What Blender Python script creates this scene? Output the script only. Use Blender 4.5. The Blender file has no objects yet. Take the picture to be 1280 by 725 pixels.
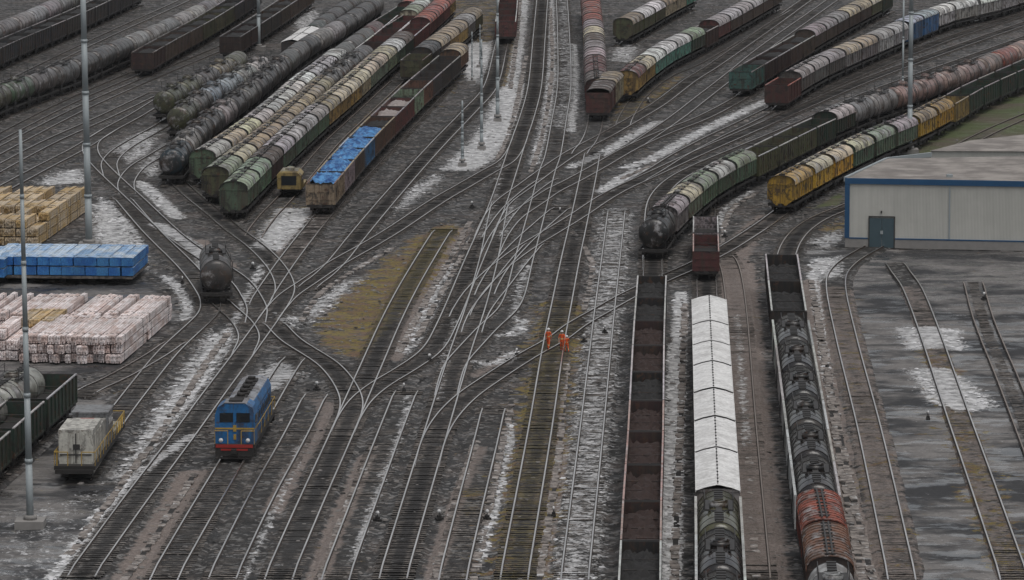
import bpy, bmesh, math, random
import numpy as np
from mathutils import Vector, Matrix

random.seed(7)
RNG = np.random.default_rng(7)
C = bpy.context.scene.collection
SC = bpy.context.scene

# ------------------------------------------------------------------ camera
PITCH = math.atan(832.5 / 5943.0)
FPX = 5943.0                       # focal length in pixels of a 1280 wide picture
CAM_H = 61.64
cam_d = bpy.data.cameras.new("camera")
cam = bpy.data.objects.new("camera", cam_d)
C.objects.link(cam)
cam.location = (0, 0, CAM_H)
cam.rotation_euler = (math.pi / 2 - PITCH, 0, 0)
cam_d.sensor_width = 36.0
cam_d.lens = 36.0 * FPX / 1280.0
cam_d.clip_start = 1.0
cam_d.clip_end = 9000.0
SC.camera = cam

# ------------------------------------------------------------------ sky, sun, exposure (flat overcast light)
SUN_EL, SUN_AZ = math.radians(70), math.radians(150)
w = bpy.data.worlds.new("World")
SC.world = w
w.use_nodes = True
nt = w.node_tree
nt.nodes.clear()
out = nt.nodes.new("ShaderNodeOutputWorld")
bg = nt.nodes.new("ShaderNodeBackground")
sky = nt.nodes.new("ShaderNodeTexSky")
sky.sky_type = 'NISHITA'
sky.sun_disc = False
sky.sun_elevation = SUN_EL
sky.sun_rotation = SUN_AZ
sky.air_density = 1.0
sky.dust_density = 4.0
hs = nt.nodes.new("ShaderNodeHueSaturation")
hs.inputs['Saturation'].default_value = 0.22        # cloud cover greys the sky
nt.links.new(sky.outputs[0], hs.inputs['Color'])
nt.links.new(hs.outputs[0], bg.inputs[0])
bg.inputs[1].default_value = 0.135
nt.links.new(bg.outputs[0], out.inputs[0])
sun_d = bpy.data.lights.new("sun", 'SUN')
sun_d.energy = 0.95
sun_d.angle = math.radians(35)
sun_d.color = (1.0, 0.96, 0.90)
sun = bpy.data.objects.new("sun", sun_d)
C.objects.link(sun)
# direction towards the sun, matching the sky texture's rotation (clockwise from +Y)
sdir = Vector((math.sin(SUN_AZ) * math.cos(SUN_EL), math.cos(SUN_AZ) * math.cos(SUN_EL), math.sin(SUN_EL)))
sun.rotation_euler = sdir.to_track_quat('Z', 'Y').to_euler()
SC.view_settings.view_transform = 'Standard'
SC.view_settings.look = 'None'
SC.view_settings.gamma = 1.0
SC.view_settings.use_curve_mapping = False
SC.view_settings.exposure = -0.15
HAZE = 0.000025

# ------------------------------------------------------------------ survey: photograph pixel (1280 x 725) at height z -> point of the place
_c, _s = math.cos(PITCH), math.sin(PITCH)


def P(u, v, z=0.0):
    a, b = (u - 640.0) / FPX, -(v - 362.5) / FPX
    dx, dy, dz = a, _c + b * _s, -_s + b * _c
    t = (z - CAM_H) / dz
    return (dx * t, dy * t)


def spline_px(pts, step=6):
    """Catmull-Rom through survey points (u, v[, z])"""
    p = [np.array((q[0], q[1], q[2] if len(q) > 2 else 0.0), float) for q in pts]
    if len(p) == 2:
        return [p[0] + (p[1] - p[0]) * t for t in np.linspace(0, 1, 12)]
    p = [2 * p[0] - p[1]] + p + [2 * p[-1] - p[-2]]
    r = []
    for i in range(1, len(p) - 2):
        p0, p1, p2, p3 = p[i - 1:i + 3]
        # centripetal parametrisation avoids kinks where survey points are unevenly spaced
        t0 = 0.0
        t1 = t0 + max(np.linalg.norm(p1 - p0), 1e-6) ** 0.5
        t2 = t1 + max(np.linalg.norm(p2 - p1), 1e-6) ** 0.5
        t3 = t2 + max(np.linalg.norm(p3 - p2), 1e-6) ** 0.5
        n = max(3, int(np.linalg.norm(p2 - p1) / step))
        for k in range(n):
            t = t1 + (t2 - t1) * k / n
            A1 = (t1 - t) / (t1 - t0) * p0 + (t - t0) / (t1 - t0) * p1
            A2 = (t2 - t) / (t2 - t1) * p1 + (t - t1) / (t2 - t1) * p2
            A3 = (t3 - t) / (t3 - t2) * p2 + (t - t2) / (t3 - t2) * p3
            B1 = (t2 - t) / (t2 - t0) * A1 + (t - t0) / (t2 - t0) * A2
            B2 = (t3 - t) / (t3 - t1) * A2 + (t - t1) / (t3 - t1) * A3
            r.append((t2 - t) / (t2 - t1) * B1 + (t - t1) / (t2 - t1) * B2)
    r.append(p[-2])
    return r


class Path:
    """polyline on the ground, resampled by arc length"""

    def __init__(self, pts, z=None, step=1.0):
        px = spline_px(pts)
        xy = np.array([P(q[0], q[1], q[2] if z is None else z) for q in px])
        d = np.r_[0, np.cumsum(np.linalg.norm(np.diff(xy, axis=0), axis=1))]
        self.L = d[-1]
        n = max(2, int(self.L / step) + 1)
        s = np.linspace(0, self.L, n)
        x, y = np.interp(s, d, xy[:, 0]), np.interp(s, d, xy[:, 1])
        for _ in range(6):                     # ease the alignment like a real curve
            x[1:-1] = 0.25 * x[:-2] + 0.5 * x[1:-1] + 0.25 * x[2:]
            y[1:-1] = 0.25 * y[:-2] + 0.5 * y[1:-1] + 0.25 * y[2:]
        self.xy = np.c_[x, y]
        self.s = np.r_[0, np.cumsum(np.linalg.norm(np.diff(self.xy, axis=0), axis=1))]
        self.L = self.s[-1]
        t = np.gradient(self.xy, axis=0)
        self.t = t / np.linalg.norm(t, axis=1)[:, None]

    def at(self, s):
        if s < 0:
            return self.xy[0] + self.t[0] * s
        if s > self.L:
            return self.xy[-1] + self.t[-1] * (s - self.L)
        return np.array((np.interp(s, self.s, self.xy[:, 0]), np.interp(s, self.s, self.xy[:, 1])))


# ------------------------------------------------------------------ helpers: meshes, objects, labels
def lin(r, g, b, k=1.0):
    f = lambda c: ((c / 255.0 + 0.055) / 1.055) ** 2.4 if c > 10 else c / 255.0 / 12.92
    return (f(r) * k, f(g) * k, f(b) * k, 1.0)


class MB:
    """collects shapes and links them as one mesh"""

    def __init__(self):
        self.v, self.f, self.m, self.sm = [], [], [], []

    def add(self, vs, fs, mi=0, smooth=False):
        o = len(self.v)
        self.v += [tuple(q) for q in vs]
        self.f += [tuple(i + o for i in q) for q in fs]
        self.m += [mi] * len(fs)
        self.sm += [smooth] * len(fs)

    def box(self, x0, x1, y0, y1, z0, z1, mi=0, bottom=True):
        v = [(x0, y0, z0), (x1, y0, z0), (x1, y1, z0), (x0, y1, z0), (x0, y0, z1), (x1, y0, z1), (x1, y1, z1), (x0, y1, z1)]
        f = [(4, 5, 6, 7), (0, 1, 5, 4), (1, 2, 6, 5), (2, 3, 7, 6), (3, 0, 4, 7)]
        if bottom:
            f.append((3, 2, 1, 0))
        self.add(v, f, mi)

    def bar(self, a, b, r, mi=0, n=6, r2=None):
        a, b = Vector(a), Vector(b)
        d = (b - a)
        if d.length < 1e-6:
            return
        q = d.normalized().to_track_quat('Z', 'Y')
        r2 = r if r2 is None else r2
        v, f = [], []
        for k in range(n):
            t = 2 * math.pi * (k + 0.5) / n
            e = Vector((math.cos(t), math.sin(t), 0))
            v.append(a + q @ (e * r))
            v.append(b + q @ (e * r2))
        for k in range(n):
            j = (k + 1) % n
            f.append((2 * k, 2 * j, 2 * j + 1, 2 * k + 1))
        f.append(tuple(2 * k for k in reversed(range(n))))
        f.append(tuple(2 * k + 1 for k in range(n)))
        self.add(v, f, mi, n > 8)

    def sweep(self, prof, xs, mi=0, smooth=False, close=True, caps=True):
        """profile of (y, z) points swept along x; xs is a list of (x, scale, dz)"""
        n = len(prof)
        v, f = [], []
        for (x, s, dz) in xs:
            v += [(x, y * s, z * s + dz) for (y, z) in prof]
        for i in range(len(xs) - 1):
            for k in range(n if close else n - 1):
                j = (k + 1) % n
                f.append((i * n + k, (i + 1) * n + k, (i + 1) * n + j, i * n + j))
        self.add(v, f, mi, smooth)
        if caps:
            o = len(self.v) - len(v)
            self.f.append(tuple(o + k for k in range(n)))
            self.f.append(tuple(o + (len(xs) - 1) * n + k for k in reversed(range(n))))
            self.m += [mi, mi]
            self.sm += [False, False]

    def mesh(self, name, mats):
        me = bpy.data.meshes.new(name)
        me.from_pydata(self.v, [], self.f)
        for m in mats:
            me.materials.append(m)
        me.polygons.foreach_set('material_index', self.m)
        me.polygons.foreach_set('use_smooth', self.sm)
        me.update()
        bm = bmesh.new()
        bm.from_mesh(me)
        bmesh.ops.recalc_face_normals(bm, faces=bm.faces)
        bm.to_mesh(me)
        bm.free()
        return me


def tag(o, label=None, cat=None, group=None, kind=None):
    if label: o['label'] = label
    if cat: o['category'] = cat
    if group: o['group'] = group
    if kind: o['kind'] = kind
    return o


def link(name, me, parent=None, color=None, loc=None):
    o = bpy.data.objects.new(name, me)
    C.objects.link(o)
    if parent is not None:
        o.parent = parent
    if color is not None:
        o.color = color
    if loc is not None:
        o.location = loc
    return o


def thing(name, label, cat, loc=(0, 0, 0), rz=0.0, group=None):
    o = bpy.data.objects.new(name, None)
    o.empty_display_size = 0.5
    C.objects.link(o)
    o.location = loc
    o.rotation_euler = (0, 0, rz)
    return tag(o, label, cat, group)


# ------------------------------------------------------------------ materials
def new_mat(name):
    m = bpy.data.materials.new(name)
    m.use_nodes = True
    t = m.node_tree
    t.nodes.clear()
    o = t.nodes.new("ShaderNodeOutputMaterial")
    b = t.nodes.new("ShaderNodeBsdfPrincipled")
    t.links.new(b.outputs[0], o.inputs[0])
    return m, t, b


class N:
    """terse node graph writer"""

    def __init__(self, t):
        self.t = t

    def node(self, kind, **kw):
        n = self.t.nodes.new(kind)
        for k, v in kw.items():
            setattr(n, k, v)
        return n

    def put(self, sock, v):
        if hasattr(v, 'node'):
            self.t.links.new(v, sock)
        else:
            sock.default_value = v

    def math(self, op, a, b=0.0, c=0.0, clamp=False):
        n = self.node("ShaderNodeMath", operation=op, use_clamp=clamp)
        for s, v in zip(n.inputs, (a, b, c)):
            self.put(s, v)
        return n.outputs[0]

    def mix(self, f, a, b, kind='MIX'):
        n = self.node("ShaderNodeMix", data_type='RGBA', blend_type=kind)
        self.put(n.inputs[0], f)
        self.put(n.inputs[6], a)
        self.put(n.inputs[7], b)
        return n.outputs[2]

    def noise(self, vec, scale, detail=4, rough=0.6, dist=0.0):
        n = self.node("ShaderNodeTexNoise")
        self.put(n.inputs['Vector'], vec)
        n.inputs['Scale'].default_value = scale
        n.inputs['Detail'].default_value = detail
        n.inputs['Roughness'].default_value = rough
        n.inputs['Distortion'].default_value = dist
        return n.outputs[0]

    def vor(self, vec, scale, out='Color'):
        n = self.node("ShaderNodeTexVoronoi")
        self.put(n.inputs['Vector'], vec)
        n.inputs['Scale'].default_value = scale
        return n.outputs[out]

    def ramp(self, f, lo, hi):
        n = self.node("ShaderNodeMapRange", interpolation_type='SMOOTHSTEP')
        self.put(n.inputs[0], f)
        n.inputs[1].default_value = lo
        n.inputs[2].default_value = hi
        return n.outputs[0]

    def mapping(self, vec, scale=(1, 1, 1), rot=(0, 0, 0)):
        n = self.node("ShaderNodeMapping")
        self.put(n.inputs[0], vec)
        n.inputs['Rotation'].default_value = rot
        n.inputs['Scale'].default_value = scale
        return n.outputs[0]

    def coord(self, which):
        return self.node("ShaderNodeTexCoord").outputs[which]

    def pos(self):
        return self.node("ShaderNodeNewGeometry").outputs['Position']

    def attr(self, name):
        return self.node("ShaderNodeAttribute", attribute_name=name).outputs['Fac']

    def info(self, which):
        return self.node("ShaderNodeObjectInfo").outputs[which]

    def bump(self, b, h, dist, strength=1.0):
        n = self.node("ShaderNodeBump")
        n.inputs['Distance'].default_value = dist
        n.inputs['Strength'].default_value = strength
        self.put(n.inputs['Height'], h)
        self.t.links.new(n.outputs[0], b.inputs['Normal'])


def plain(name, col, rough=0.7, metal=0.0, var=0.25, scale=1.5):
    m, t, b = new_mat(name)
    g = N(t)
    n = g.noise(g.pos(), scale, 4, 0.65)
    k = g.math('ADD', g.math('MULTIPLY', n, 2 * var), 1 - var)
    c = g.mix(1.0, col, k, 'MULTIPLY')
    g.put(b.inputs['Base Color'], c)
    b.inputs['Roughness'].default_value = rough
    b.inputs['Metallic'].default_value = metal
    return m


def paint(name, grime=0.5, streak=True, rough=0.55, frost=0.0):
    """weathered vehicle paint; its hue is the object's own colour"""
    m, t, b = new_mat(name)
    g = N(t)
    base = g.info('Color')
    rnd = g.info('Random')
    co = g.coord('Object')
    off = g.node("ShaderNodeVectorMath", operation='ADD')
    g.put(off.inputs[0], co)
    cmb = g.node("ShaderNodeCombineXYZ")
    for i in range(3):
        g.put(cmb.inputs[i], g.math('MULTIPLY', rnd, 93.0 + 17 * i))
    g.put(off.inputs[1], cmb.outputs[0])
    vec = off.outputs[0]
    big = g.noise(vec, 0.45, 3, 0.6)
    fine = g.noise(vec, 3.5, 5, 0.7)
    st = g.noise(g.mapping(vec, (2.2, 2.2, 0.22)), 1.0, 4, 0.7)
    c = g.mix(1.0, base, g.math('ADD', g.math('MULTIPLY', fine, 1.3), 0.42), 'MULTIPLY')
    c = g.mix(g.math('MULTIPLY', g.ramp(st if streak else big, 0.46, 0.62), min(1, grime * 1.4)), c, g.mix(0.7, base, (0.050, 0.034, 0.024, 1)))
    mid = g.noise(vec, 1.0, 5, 0.72, 0.5)
    c = g.mix(g.math('MULTIPLY', g.ramp(mid, 0.50, 0.60), grime), c, (0.020, 0.017, 0.016, 1))
    rust = g.ramp(g.noise(vec, 1.6, 5, 0.75), 0.56, 0.66)
    c = g.mix(g.math('MULTIPLY', rust, min(1, grime * 1.3)), c, (0.07, 0.033, 0.019, 1))
    if frost > 0:
        fr = g.ramp(g.noise(vec, 0.9, 5, 0.7), 0.62 - 0.3 * frost, 0.80 - 0.3 * frost)
        c = g.mix(g.math('MULTIPLY', fr, 0.6), c, (0.42, 0.42, 0.43, 1))
    g.put(b.inputs['Base Color'], c)
    b.inputs['Roughness'].default_value = rough
    g.bump(b, fine, 0.02, 0.5)
    return m


M = {}
M['paint'] = paint('wagon_paint', 0.78)
M['roof'] = paint('roof_paint', 0.7, False, 0.6, 0.42)
M['snowroof'] = paint('white_roof_paint', 0.16, False, 0.75, 0.0)
M['tank'] = paint('tank_paint', 0.7, False, 0.36, 0.30)
M['blacktank'] = paint('oily_tank_paint', 0.35, False, 0.16, 0.0)
M['gear'] = plain('running_gear', (0.018, 0.016, 0.015, 1), 0.7)
M['grime'] = plain('black_grime', (0.016, 0.014, 0.013, 1), 0.85, scale=3)
M['coal'] = plain('coal_dust', (0.014, 0.0135, 0.0135, 1), 0.9, var=0.5, scale=5)
M['wheel'] = plain('wheel_steel', (0.05, 0.045, 0.04, 1), 0.5, 0.4)
M['frost'] = paint('frosted_edge', 0.35, False, 0.6, 0.45)
M['strap'] = plain('strap_steel', (0.03, 0.028, 0.027, 1), 0.6)
M['concrete'] = plain('concrete', (0.22, 0.21, 0.20, 1), 0.85)
M['galv'] = plain('galvanised_steel', (0.27, 0.30, 0.31, 1), 0.55, 0.1, 0.15, 0.5)
M['glass'] = plain('dark_glass', (0.012, 0.016, 0.02, 1), 0.12, 0, 0.1)
M['obj'] = paint('enamel', 0.55, True, 0.45)
M['red'] = plain('red_paint', (0.28, 0.02, 0.015, 1), 0.5)
M['yellow'] = plain('yellow_paint', (0.34, 0.22, 0.04, 1), 0.6, 0, .6, 2)
M['white'] = plain('white_paint', (0.55, 0.55, 0.55, 1), 0.6)

# ------------------------------------------------------------------ where snow, moss, soil, concrete and wet lie (surveyed outlines)
def ring(px):
    return np.array([P(*q) for q in px])


PATCH = {
    'snow': [
        ([(550, 212), (585, 180), (606, 150), (620, 112), (640, 104), (658, 104), (645, 150), (634, 180), (612, 203), (590, 213)], .80),
        ([(575, 55), (619, 50), (612, 85), (592, 106), (578, 92)], .75),
        ([(313, 310), (345, 262), (386, 258), (388, 275), (352, 315), (332, 312)], .80),
        ([(112, 255), (140, 250), (172, 300), (190, 342), (135, 312), (115, 300)], .66),
        ([(45, 228), (70, 214), (105, 210), (112, 228), (60, 232)], .62),
        ([(265, 412), (298, 420), (250, 500), (172, 588), (130, 605), (165, 560), (200, 500), (230, 460)], .66),
        ([(0, 640), (140, 605), (60, 725), (-20, 740)], .26),
        ([(320, 470), (350, 448), (378, 468), (345, 490), (322, 492)], .72),
        ([(130, 190), (160, 170), (205, 158), (190, 192), (160, 205)], .52),
        ([(165, 212), (205, 178), (200, 210), (190, 222)], .58),
        ([(1010, 322), (1055, 318), (1056, 345), (1030, 352), (1012, 350)], .60),
        ([(1126, 409), (1194, 411), (1202, 436), (1138, 436)], 1.15),
        ([(1136, 460), (1185, 462), (1215, 480), (1245, 508), (1200, 516), (1165, 502)], .92),
        ([(1012, 302), (1050, 285), (1056, 300), (1030, 312)], .70),
        ([(380, 380), (430, 350), (460, 345), (395, 402), (378, 412)], .55),
        ([(345, 392), (378, 396), (372, 412), (350, 410)], .55),
        ([(500, 240), (545, 215), (560, 222), (505, 262), (490, 268)], .52),
        ([(360, 20), (400, 10), (400, 34), (370, 40)], .5),
        ([(770, 45), (800, 60), (790, 78), (760, 76)], .5),
        ([(955, 128), (985, 110), (1000, 118), (960, 142)], .55),
    ],
    'moss': [
        ([(396, 405), (420, 372), (470, 332), (520, 292), (560, 276), (580, 284), (548, 345), (500, 400), (452, 450), (424, 442), (396, 425)], .78),
        ([(500, 130), (560, 95), (575, 60), (600, 60), (575, 110), (510, 160), (470, 190)], .45),
        ([(560, 0), (640, 0), (622, 60), (590, 60), (550, 30)], .45),
        ([(1020, 285), (1056, 268), (1056, 284), (1040, 296)], .6),
        ([(760, 130), (790, 120), (830, 100), (860, 90), (840, 120), (780, 155), (762, 160)], .5),
    ],
    'grass': [
        ([(1010, 262), (1060, 232), (1140, 185), (1200, 146), (1300, 100), (1300, 172), (1165, 192), (1105, 200), (1056, 222), (1056, 255)], .9),
    ],
    'yard': [
        ([(1004, 312), (1330, 312), (1400, 760), (1150, 760), (1090, 560), (1062, 430), (1050, 365)], 1.0),
        ([(-140, 608), (152, 606), (158, 612), (130, 640), (62, 740), (-140, 760)], 1.0),
        ([(-140, 300), (60, 300), (190, 355), (225, 392), (150, 462), (60, 470), (-140, 480)], .8),
        ([(-60, 480), (100, 470), (160, 520), (150, 600), (-60, 610)], .7),
    ],
}
LINES = {   # strips: survey line, width in metres, strength
    'snow': [
        ([(655, 0), (648, 60), (640, 112)], 1.5, .58), ([(690, 0), (690, 80), (682, 150), (668, 205)], 1.3, .52),
        ([(716, 55), (718, 110), (712, 165)], 1.2, .6), ([(704, 0), (705, 112), (698, 160)], 1.5, .42),
        ([(713, 209), (750, 194), (789, 170), (822, 152)], 1.7, .58), ([(782, 209), (810, 200), (880, 162), (962, 124)], 1.7, .62),
        ([(753, 240), (770, 228), (800, 211)], 1.8, .72), ([(772, 262), (763.5, 326), (750.5, 438.5), (739.5, 540), (718, 727)], 3.2, .46),
        ([(851, 365), (846, 500), (839, 727)], 1.1, .80), ([(838, 430), (832, 620), (828, 727)], .6, .6),
        ([(1016, 330), (1024, 400), (1036, 480)], .7, .72), ([(921, 395), (928, 480), (934, 560)], .5, .5),
        ([(240, 545), (152, 612), (62, 727)], .8, .78), ([(176, 228), (202, 252), (222, 272)], 1.6, .7),
        ([(196, 281), (238, 306), (254, 322), (262, 338)], 1.7, .7), ([(124, 246), (160, 282), (180, 310)], .8, .6),
        ([(230, 400), (234, 385), (222, 360), (205, 345)], 1.0, .62), ([(626, 200), (618, 250), (600, 300)], .8, .42),
        ([(510, 495), (500, 545), (440, 700)], .6, .55), ([(640, 530), (628, 600), (600, 700)], .7, .55),
        ([(385, 545), (340, 640), (300, 725)], .7, .45), ([(570, 400), (560, 440), (548, 500)], .8, .42),
        ([(660, 325), (648, 370), (640, 400)], .9, .5), ([(622, 420), (645, 415), (655, 400)], 1.3, .55),
        ([(600, 452), (625, 455), (640, 440)], 1.6, .55), ([(565, 330), (528, 400), (505, 440)], 1.4, .48),
        ([(330, 330), (300, 390), (270, 440)], 1.0, .5), ([(640, 250), (630, 300)], 1.2, .4),
        ([(845, 250), (836, 268)], 1.0, .5), ([(900, 285), (906, 262), (940, 238)], .9, .45),
    ],
    'moss': [
        ([(703, 380), (691, 440), (675, 540), (642, 740)], 4.6, .56), ([(590, 640), (600, 610)], 2.0, .4),
        ([(1160, 420), (1205, 545), (1272, 740)], 3.2, .44), ([(1045, 360), (1087, 540), (1128, 740)], 3.0, .28),
        ([(372, 255), (330, 300)], 3.0, .4), ([(420, 190), (470, 140), (520, 95)], 1.2, .55), ([(650, 20), (640, 60), (628, 110)], 1.2, .5),
    ],
    'soil': [
        ([(510, 120), (470, 165), (420, 235), (350, 335)], 2.6, .9), ([(243, 590), (200, 660), (150, 740)], 2.0, .8),
        ([(460, 570), (420, 660), (390, 740)], 1.4, .75), ([(598, 560), (560, 660), (535, 740)], 1.2, .7),
        ([(703, 560), (685, 660), (668, 740)], 1.0, .9), ([(703, 440), (700, 500), (697, 560)], .9, .7),
        ([(920, 330), (926, 420), (938, 560), (955, 740)], 3.2, .85), ([(1014, 350), (1040, 520), (1085, 740)], 1.5, .85),
        ([(650, 108), (640, 160), (624, 195)], 1.0, .7), ([(580, 285), (545, 345), (505, 420), (490, 450)], 1.6, .65),
        ([(400, 500), (410, 520), (385, 560), (340, 640)], 1.6, .6), ([(650, 440), (620, 455), (600, 470)], 2.0, .55),
        ([(250, 300), (290, 335)], 1.4, .8), ([(900, 240), (890, 262), (886, 300)], 1.2, .7), ([(960, 270), (930, 300), (915, 330)], 3.0, .6),
        ([(0, 150), (120, 80), (250, 20)], 3.0, .35), ([(900, 190), (1000, 145), (1130, 95), (1290, 30)], 2.0, .3),
        ([(1045, 362), (1057, 421), (1087.5, 542), (1128, 740)], 3.4, .55), ([(1139, 360), (1205, 543), (1272, 740)], 2.6, .5),
    ],
}
PATCH['soil'] = []
for k in ('grass', 'yard'):
    LINES[k] = []


def dist_seg(X, Y, a, b):
    ax, ay = a
    bx, by = b
    dx, dy = bx - ax, by - ay
    t = np.clip(((X - ax) * dx + (Y - ay) * dy) / max(dx * dx + dy * dy, 1e-9), 0, 1)
    return np.hypot(X - ax - t * dx, Y - ay - t * dy)


_R = {}
for k in PATCH:
    _R[k] = ([(ring(p), s) for p, s in PATCH[k]], [([P(q[0], q[1]) for q in spline_px(l, 25)], wd, s) for l, wd, s in LINES[k]])


def cover(kind, X, Y):
    """0..1 cover of a ground kind at points X, Y"""
    r = np.zeros_like(X)
    for poly, s in _R[kind][0]:
        x0, y0 = poly.min(0) - 8
        x1, y1 = poly.max(0) + 8
        m = (X > x0) & (X < x1) & (Y > y0) & (Y < y1)
        if not m.any():
            continue
        xs, ys = X[m], Y[m]
        ins = np.zeros(xs.shape, bool)
        d = np.full(xs.shape, 1e9)
        n = len(poly)
        for i in range(n):
            a, b = poly[i], poly[(i + 1) % n]
            d = np.minimum(d, dist_seg(xs, ys, a, b))
            c = (a[1] > ys) != (b[1] > ys)
            if c.any():
                xi = a[0] + (ys - a[1]) / (b[1] - a[1] + 1e-12) * (b[0] - a[0])
                ins ^= c & (xs < xi)
        sd = np.where(ins, d, -d)
        r[m] = np.maximum(r[m], s * np.clip(0.5 + sd / 2.2, 0, 1))
    for line, wd, s in _R[kind][1]:
        L = np.array(line)
        x0, y0 = L.min(0) - wd - 2
        x1, y1 = L.max(0) + wd + 2
        m = (X > x0) & (X < x1) & (Y > y0) & (Y < y1)
        if not m.any():
            continue
        xs, ys = X[m], Y[m]
        d = np.full(xs.shape, 1e9)
        for i in range(len(L) - 1):
            d = np.minimum(d, dist_seg(xs, ys, L[i], L[i + 1]))
        r[m] = np.maximum(r[m], s * np.clip(1.0 - (d - wd * 0.35) / (wd * 0.5), 0, 1))
    return r


KINDS = ('snow', 'moss', 'grass', 'soil', 'yard')


def paint_cover(me, X, Y):
    for k in KINDS:
        a = me.attributes.new(k, 'FLOAT', 'POINT')
        a.data.foreach_set('value', cover(k, X, Y).astype(np.float32))


def ground_mat(name, track):
    m, t, b = new_mat(name)
    g = N(t)
    p = g.pos()
    n1 = g.noise(p, 0.10, 4, 0.6)
    n2 = g.noise(p, 0.75, 5, 0.7)
    n3 = g.noise(p, 4.0, 4, 0.75)
    sn = g.noise(p, 0.85, 7, 0.78, 0.6)
    sn2 = g.noise(g.mapping(p, (1, 0.6, 1)), 2.2, 4, 0.7)
    c = g.mix(g.ramp(n2, 0.40, 0.66), (0.0075, 0.007, 0.0068, 1), (0.092, 0.082, 0.075, 1))
    c = g.mix(g.math('MULTIPLY', g.ramp(n1, 0.50, 0.64), 0.6), c, (0.074, 0.058, 0.050, 1))
    c = g.mix(g.math('MULTIPLY', g.ramp(g.noise(p, 0.22, 5, 0.68), 0.53, 0.42), 0.85), c, (0.009, 0.0083, 0.0078, 1))
    if track:                                        # crushed stone, thinning out into the yard soil at the shoulders
        cb = g.mix(g.ramp(n2, 0.36, 0.66), (0.008, 0.0072, 0.0066, 1), (0.040, 0.036, 0.0325, 1))
        ab = g.math('ABSOLUTE', g.attr('across'))
        eg = g.ramp(g.math('ADD', ab, g.math('MULTIPLY', g.math('SUBTRACT', g.noise(p, .6, 5, .7), 0.5), 1.6)), 1.15, 1.65)
        c = g.mix(eg, cb, c)
        nr = g.math('ABSOLUTE', g.math('SUBTRACT', ab, 0.90))   # rail shade painted as a dark rusty band along both rails
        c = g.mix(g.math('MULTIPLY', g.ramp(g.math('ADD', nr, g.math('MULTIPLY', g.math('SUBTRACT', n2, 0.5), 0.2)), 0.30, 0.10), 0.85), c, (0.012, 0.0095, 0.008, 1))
    c = g.mix(1.0, c, g.math('ADD', g.math('MULTIPLY', g.ramp(n3, 0.30, 0.70), 1.75), 0.12), 'MULTIPLY')
    spk = g.vor(p, 2.6)
    sv = g.node("ShaderNodeSeparateColor")
    g.put(sv.inputs[0], spk)
    c = g.mix(g.math('MULTIPLY', g.ramp(sv.outputs[0], 0.80, 0.90), 0.6), c, (0.20, 0.195, 0.19, 1))
    soil = g.ramp(g.math('ADD', g.attr('soil'), g.math('MULTIPLY', g.math('SUBTRACT', n2, 0.5), 1.1)), 0.32, 0.62)
    sc = g.mix(g.ramp(n3, .3, .7), (0.095, 0.075, 0.064, 1), (0.215, 0.178, 0.160, 1))
    c = g.mix(soil, c, sc)
    if not track:
        yard = g.attr('yard')
        yc = g.mix(g.ramp(n1, 0.42, 0.58), (0.022, 0.022, 0.024, 1), (0.15, 0.141, 0.135, 1))
        yc = g.mix(1.0, yc, g.math('ADD', g.math('MULTIPLY', n2, 0.9), 0.55), 'MULTIPLY')
        yc = g.mix(1.0, yc, g.math('ADD', g.math('MULTIPLY', g.ramp(n3, .25, .75), 0.5), 0.75), 'MULTIPLY')
        yc = g.mix(g.math('MULTIPLY', g.ramp(g.noise(g.mapping(p, (0.16, 0.7, 1)), 0.6, 4, 0.65), 0.50, 0.62), 0.75), yc, (0.024, 0.024, 0.025, 1))
        yf = g.ramp(g.math('ADD', yard, g.math('MULTIPLY', g.math('SUBTRACT', n2, 0.5), 0.5)), 0.4, 0.6)
        c = g.mix(yf, c, yc)
    gr = g.ramp(g.math('ADD', g.attr('grass'), g.math('MULTIPLY', g.math('SUBTRACT', n2, 0.5), 0.9)), 0.45, 0.75)
    gc = g.mix(g.ramp(n1, 0.4, 0.6), g.mix(n3, (0.030, 0.042, 0.014, 1), (0.085, 0.105, 0.032, 1)), (0.075, 0.062, 0.040, 1))
    c = g.mix(gr, c, gc)
    ms = g.ramp(g.math('ADD', g.attr('moss'), g.math('MULTIPLY', g.math('SUBTRACT', g.noise(p, 0.42, 6, 0.75), 0.5), 3.2)), 0.42, 0.62)
    mc = g.mix(g.ramp(g.noise(p, .5, 5, .7), 0.42, 0.58), (0.115, 0.068, 0.038, 1), (0.145, 0.108, 0.016, 1))
    mc = g.mix(g.ramp(sn2, .5, .62), mc, (0.050, 0.040, 0.028, 1))
    mc = g.mix(1.0, mc, g.math('ADD', g.math('MULTIPLY', n3, 1.2), 0.4), 'MULTIPLY')
    c = g.mix(ms, c, mc)
    if track:
        la = g.attr('across')                       # metres from the centre line: oily drips down the middle, deepened as painted shade under trains
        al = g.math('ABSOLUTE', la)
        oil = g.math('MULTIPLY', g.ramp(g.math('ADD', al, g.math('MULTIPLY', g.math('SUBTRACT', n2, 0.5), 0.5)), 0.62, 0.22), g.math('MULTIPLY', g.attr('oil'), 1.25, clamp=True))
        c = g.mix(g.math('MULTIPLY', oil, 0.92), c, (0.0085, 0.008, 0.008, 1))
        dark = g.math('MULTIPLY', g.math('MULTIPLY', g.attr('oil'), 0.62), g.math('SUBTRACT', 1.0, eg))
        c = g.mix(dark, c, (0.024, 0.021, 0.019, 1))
    amt = g.math('ADD', g.math('MULTIPLY', g.attr('snow'), 1.25), 0.07)
    s = g.math('ADD', g.math('MULTIPLY', g.math('SUBTRACT', sn, 0.5), 2.3), g.math('MULTIPLY', g.math('SUBTRACT', sn2, 0.5), 1.6))
    s = g.math('ADD', s, g.math('MULTIPLY', g.math('SUBTRACT', n3, 0.5), 0.9))
    sf = g.math('MULTIPLY', g.ramp(g.math('ADD', amt, s), 0.46, 0.78), 0.93)
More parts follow.
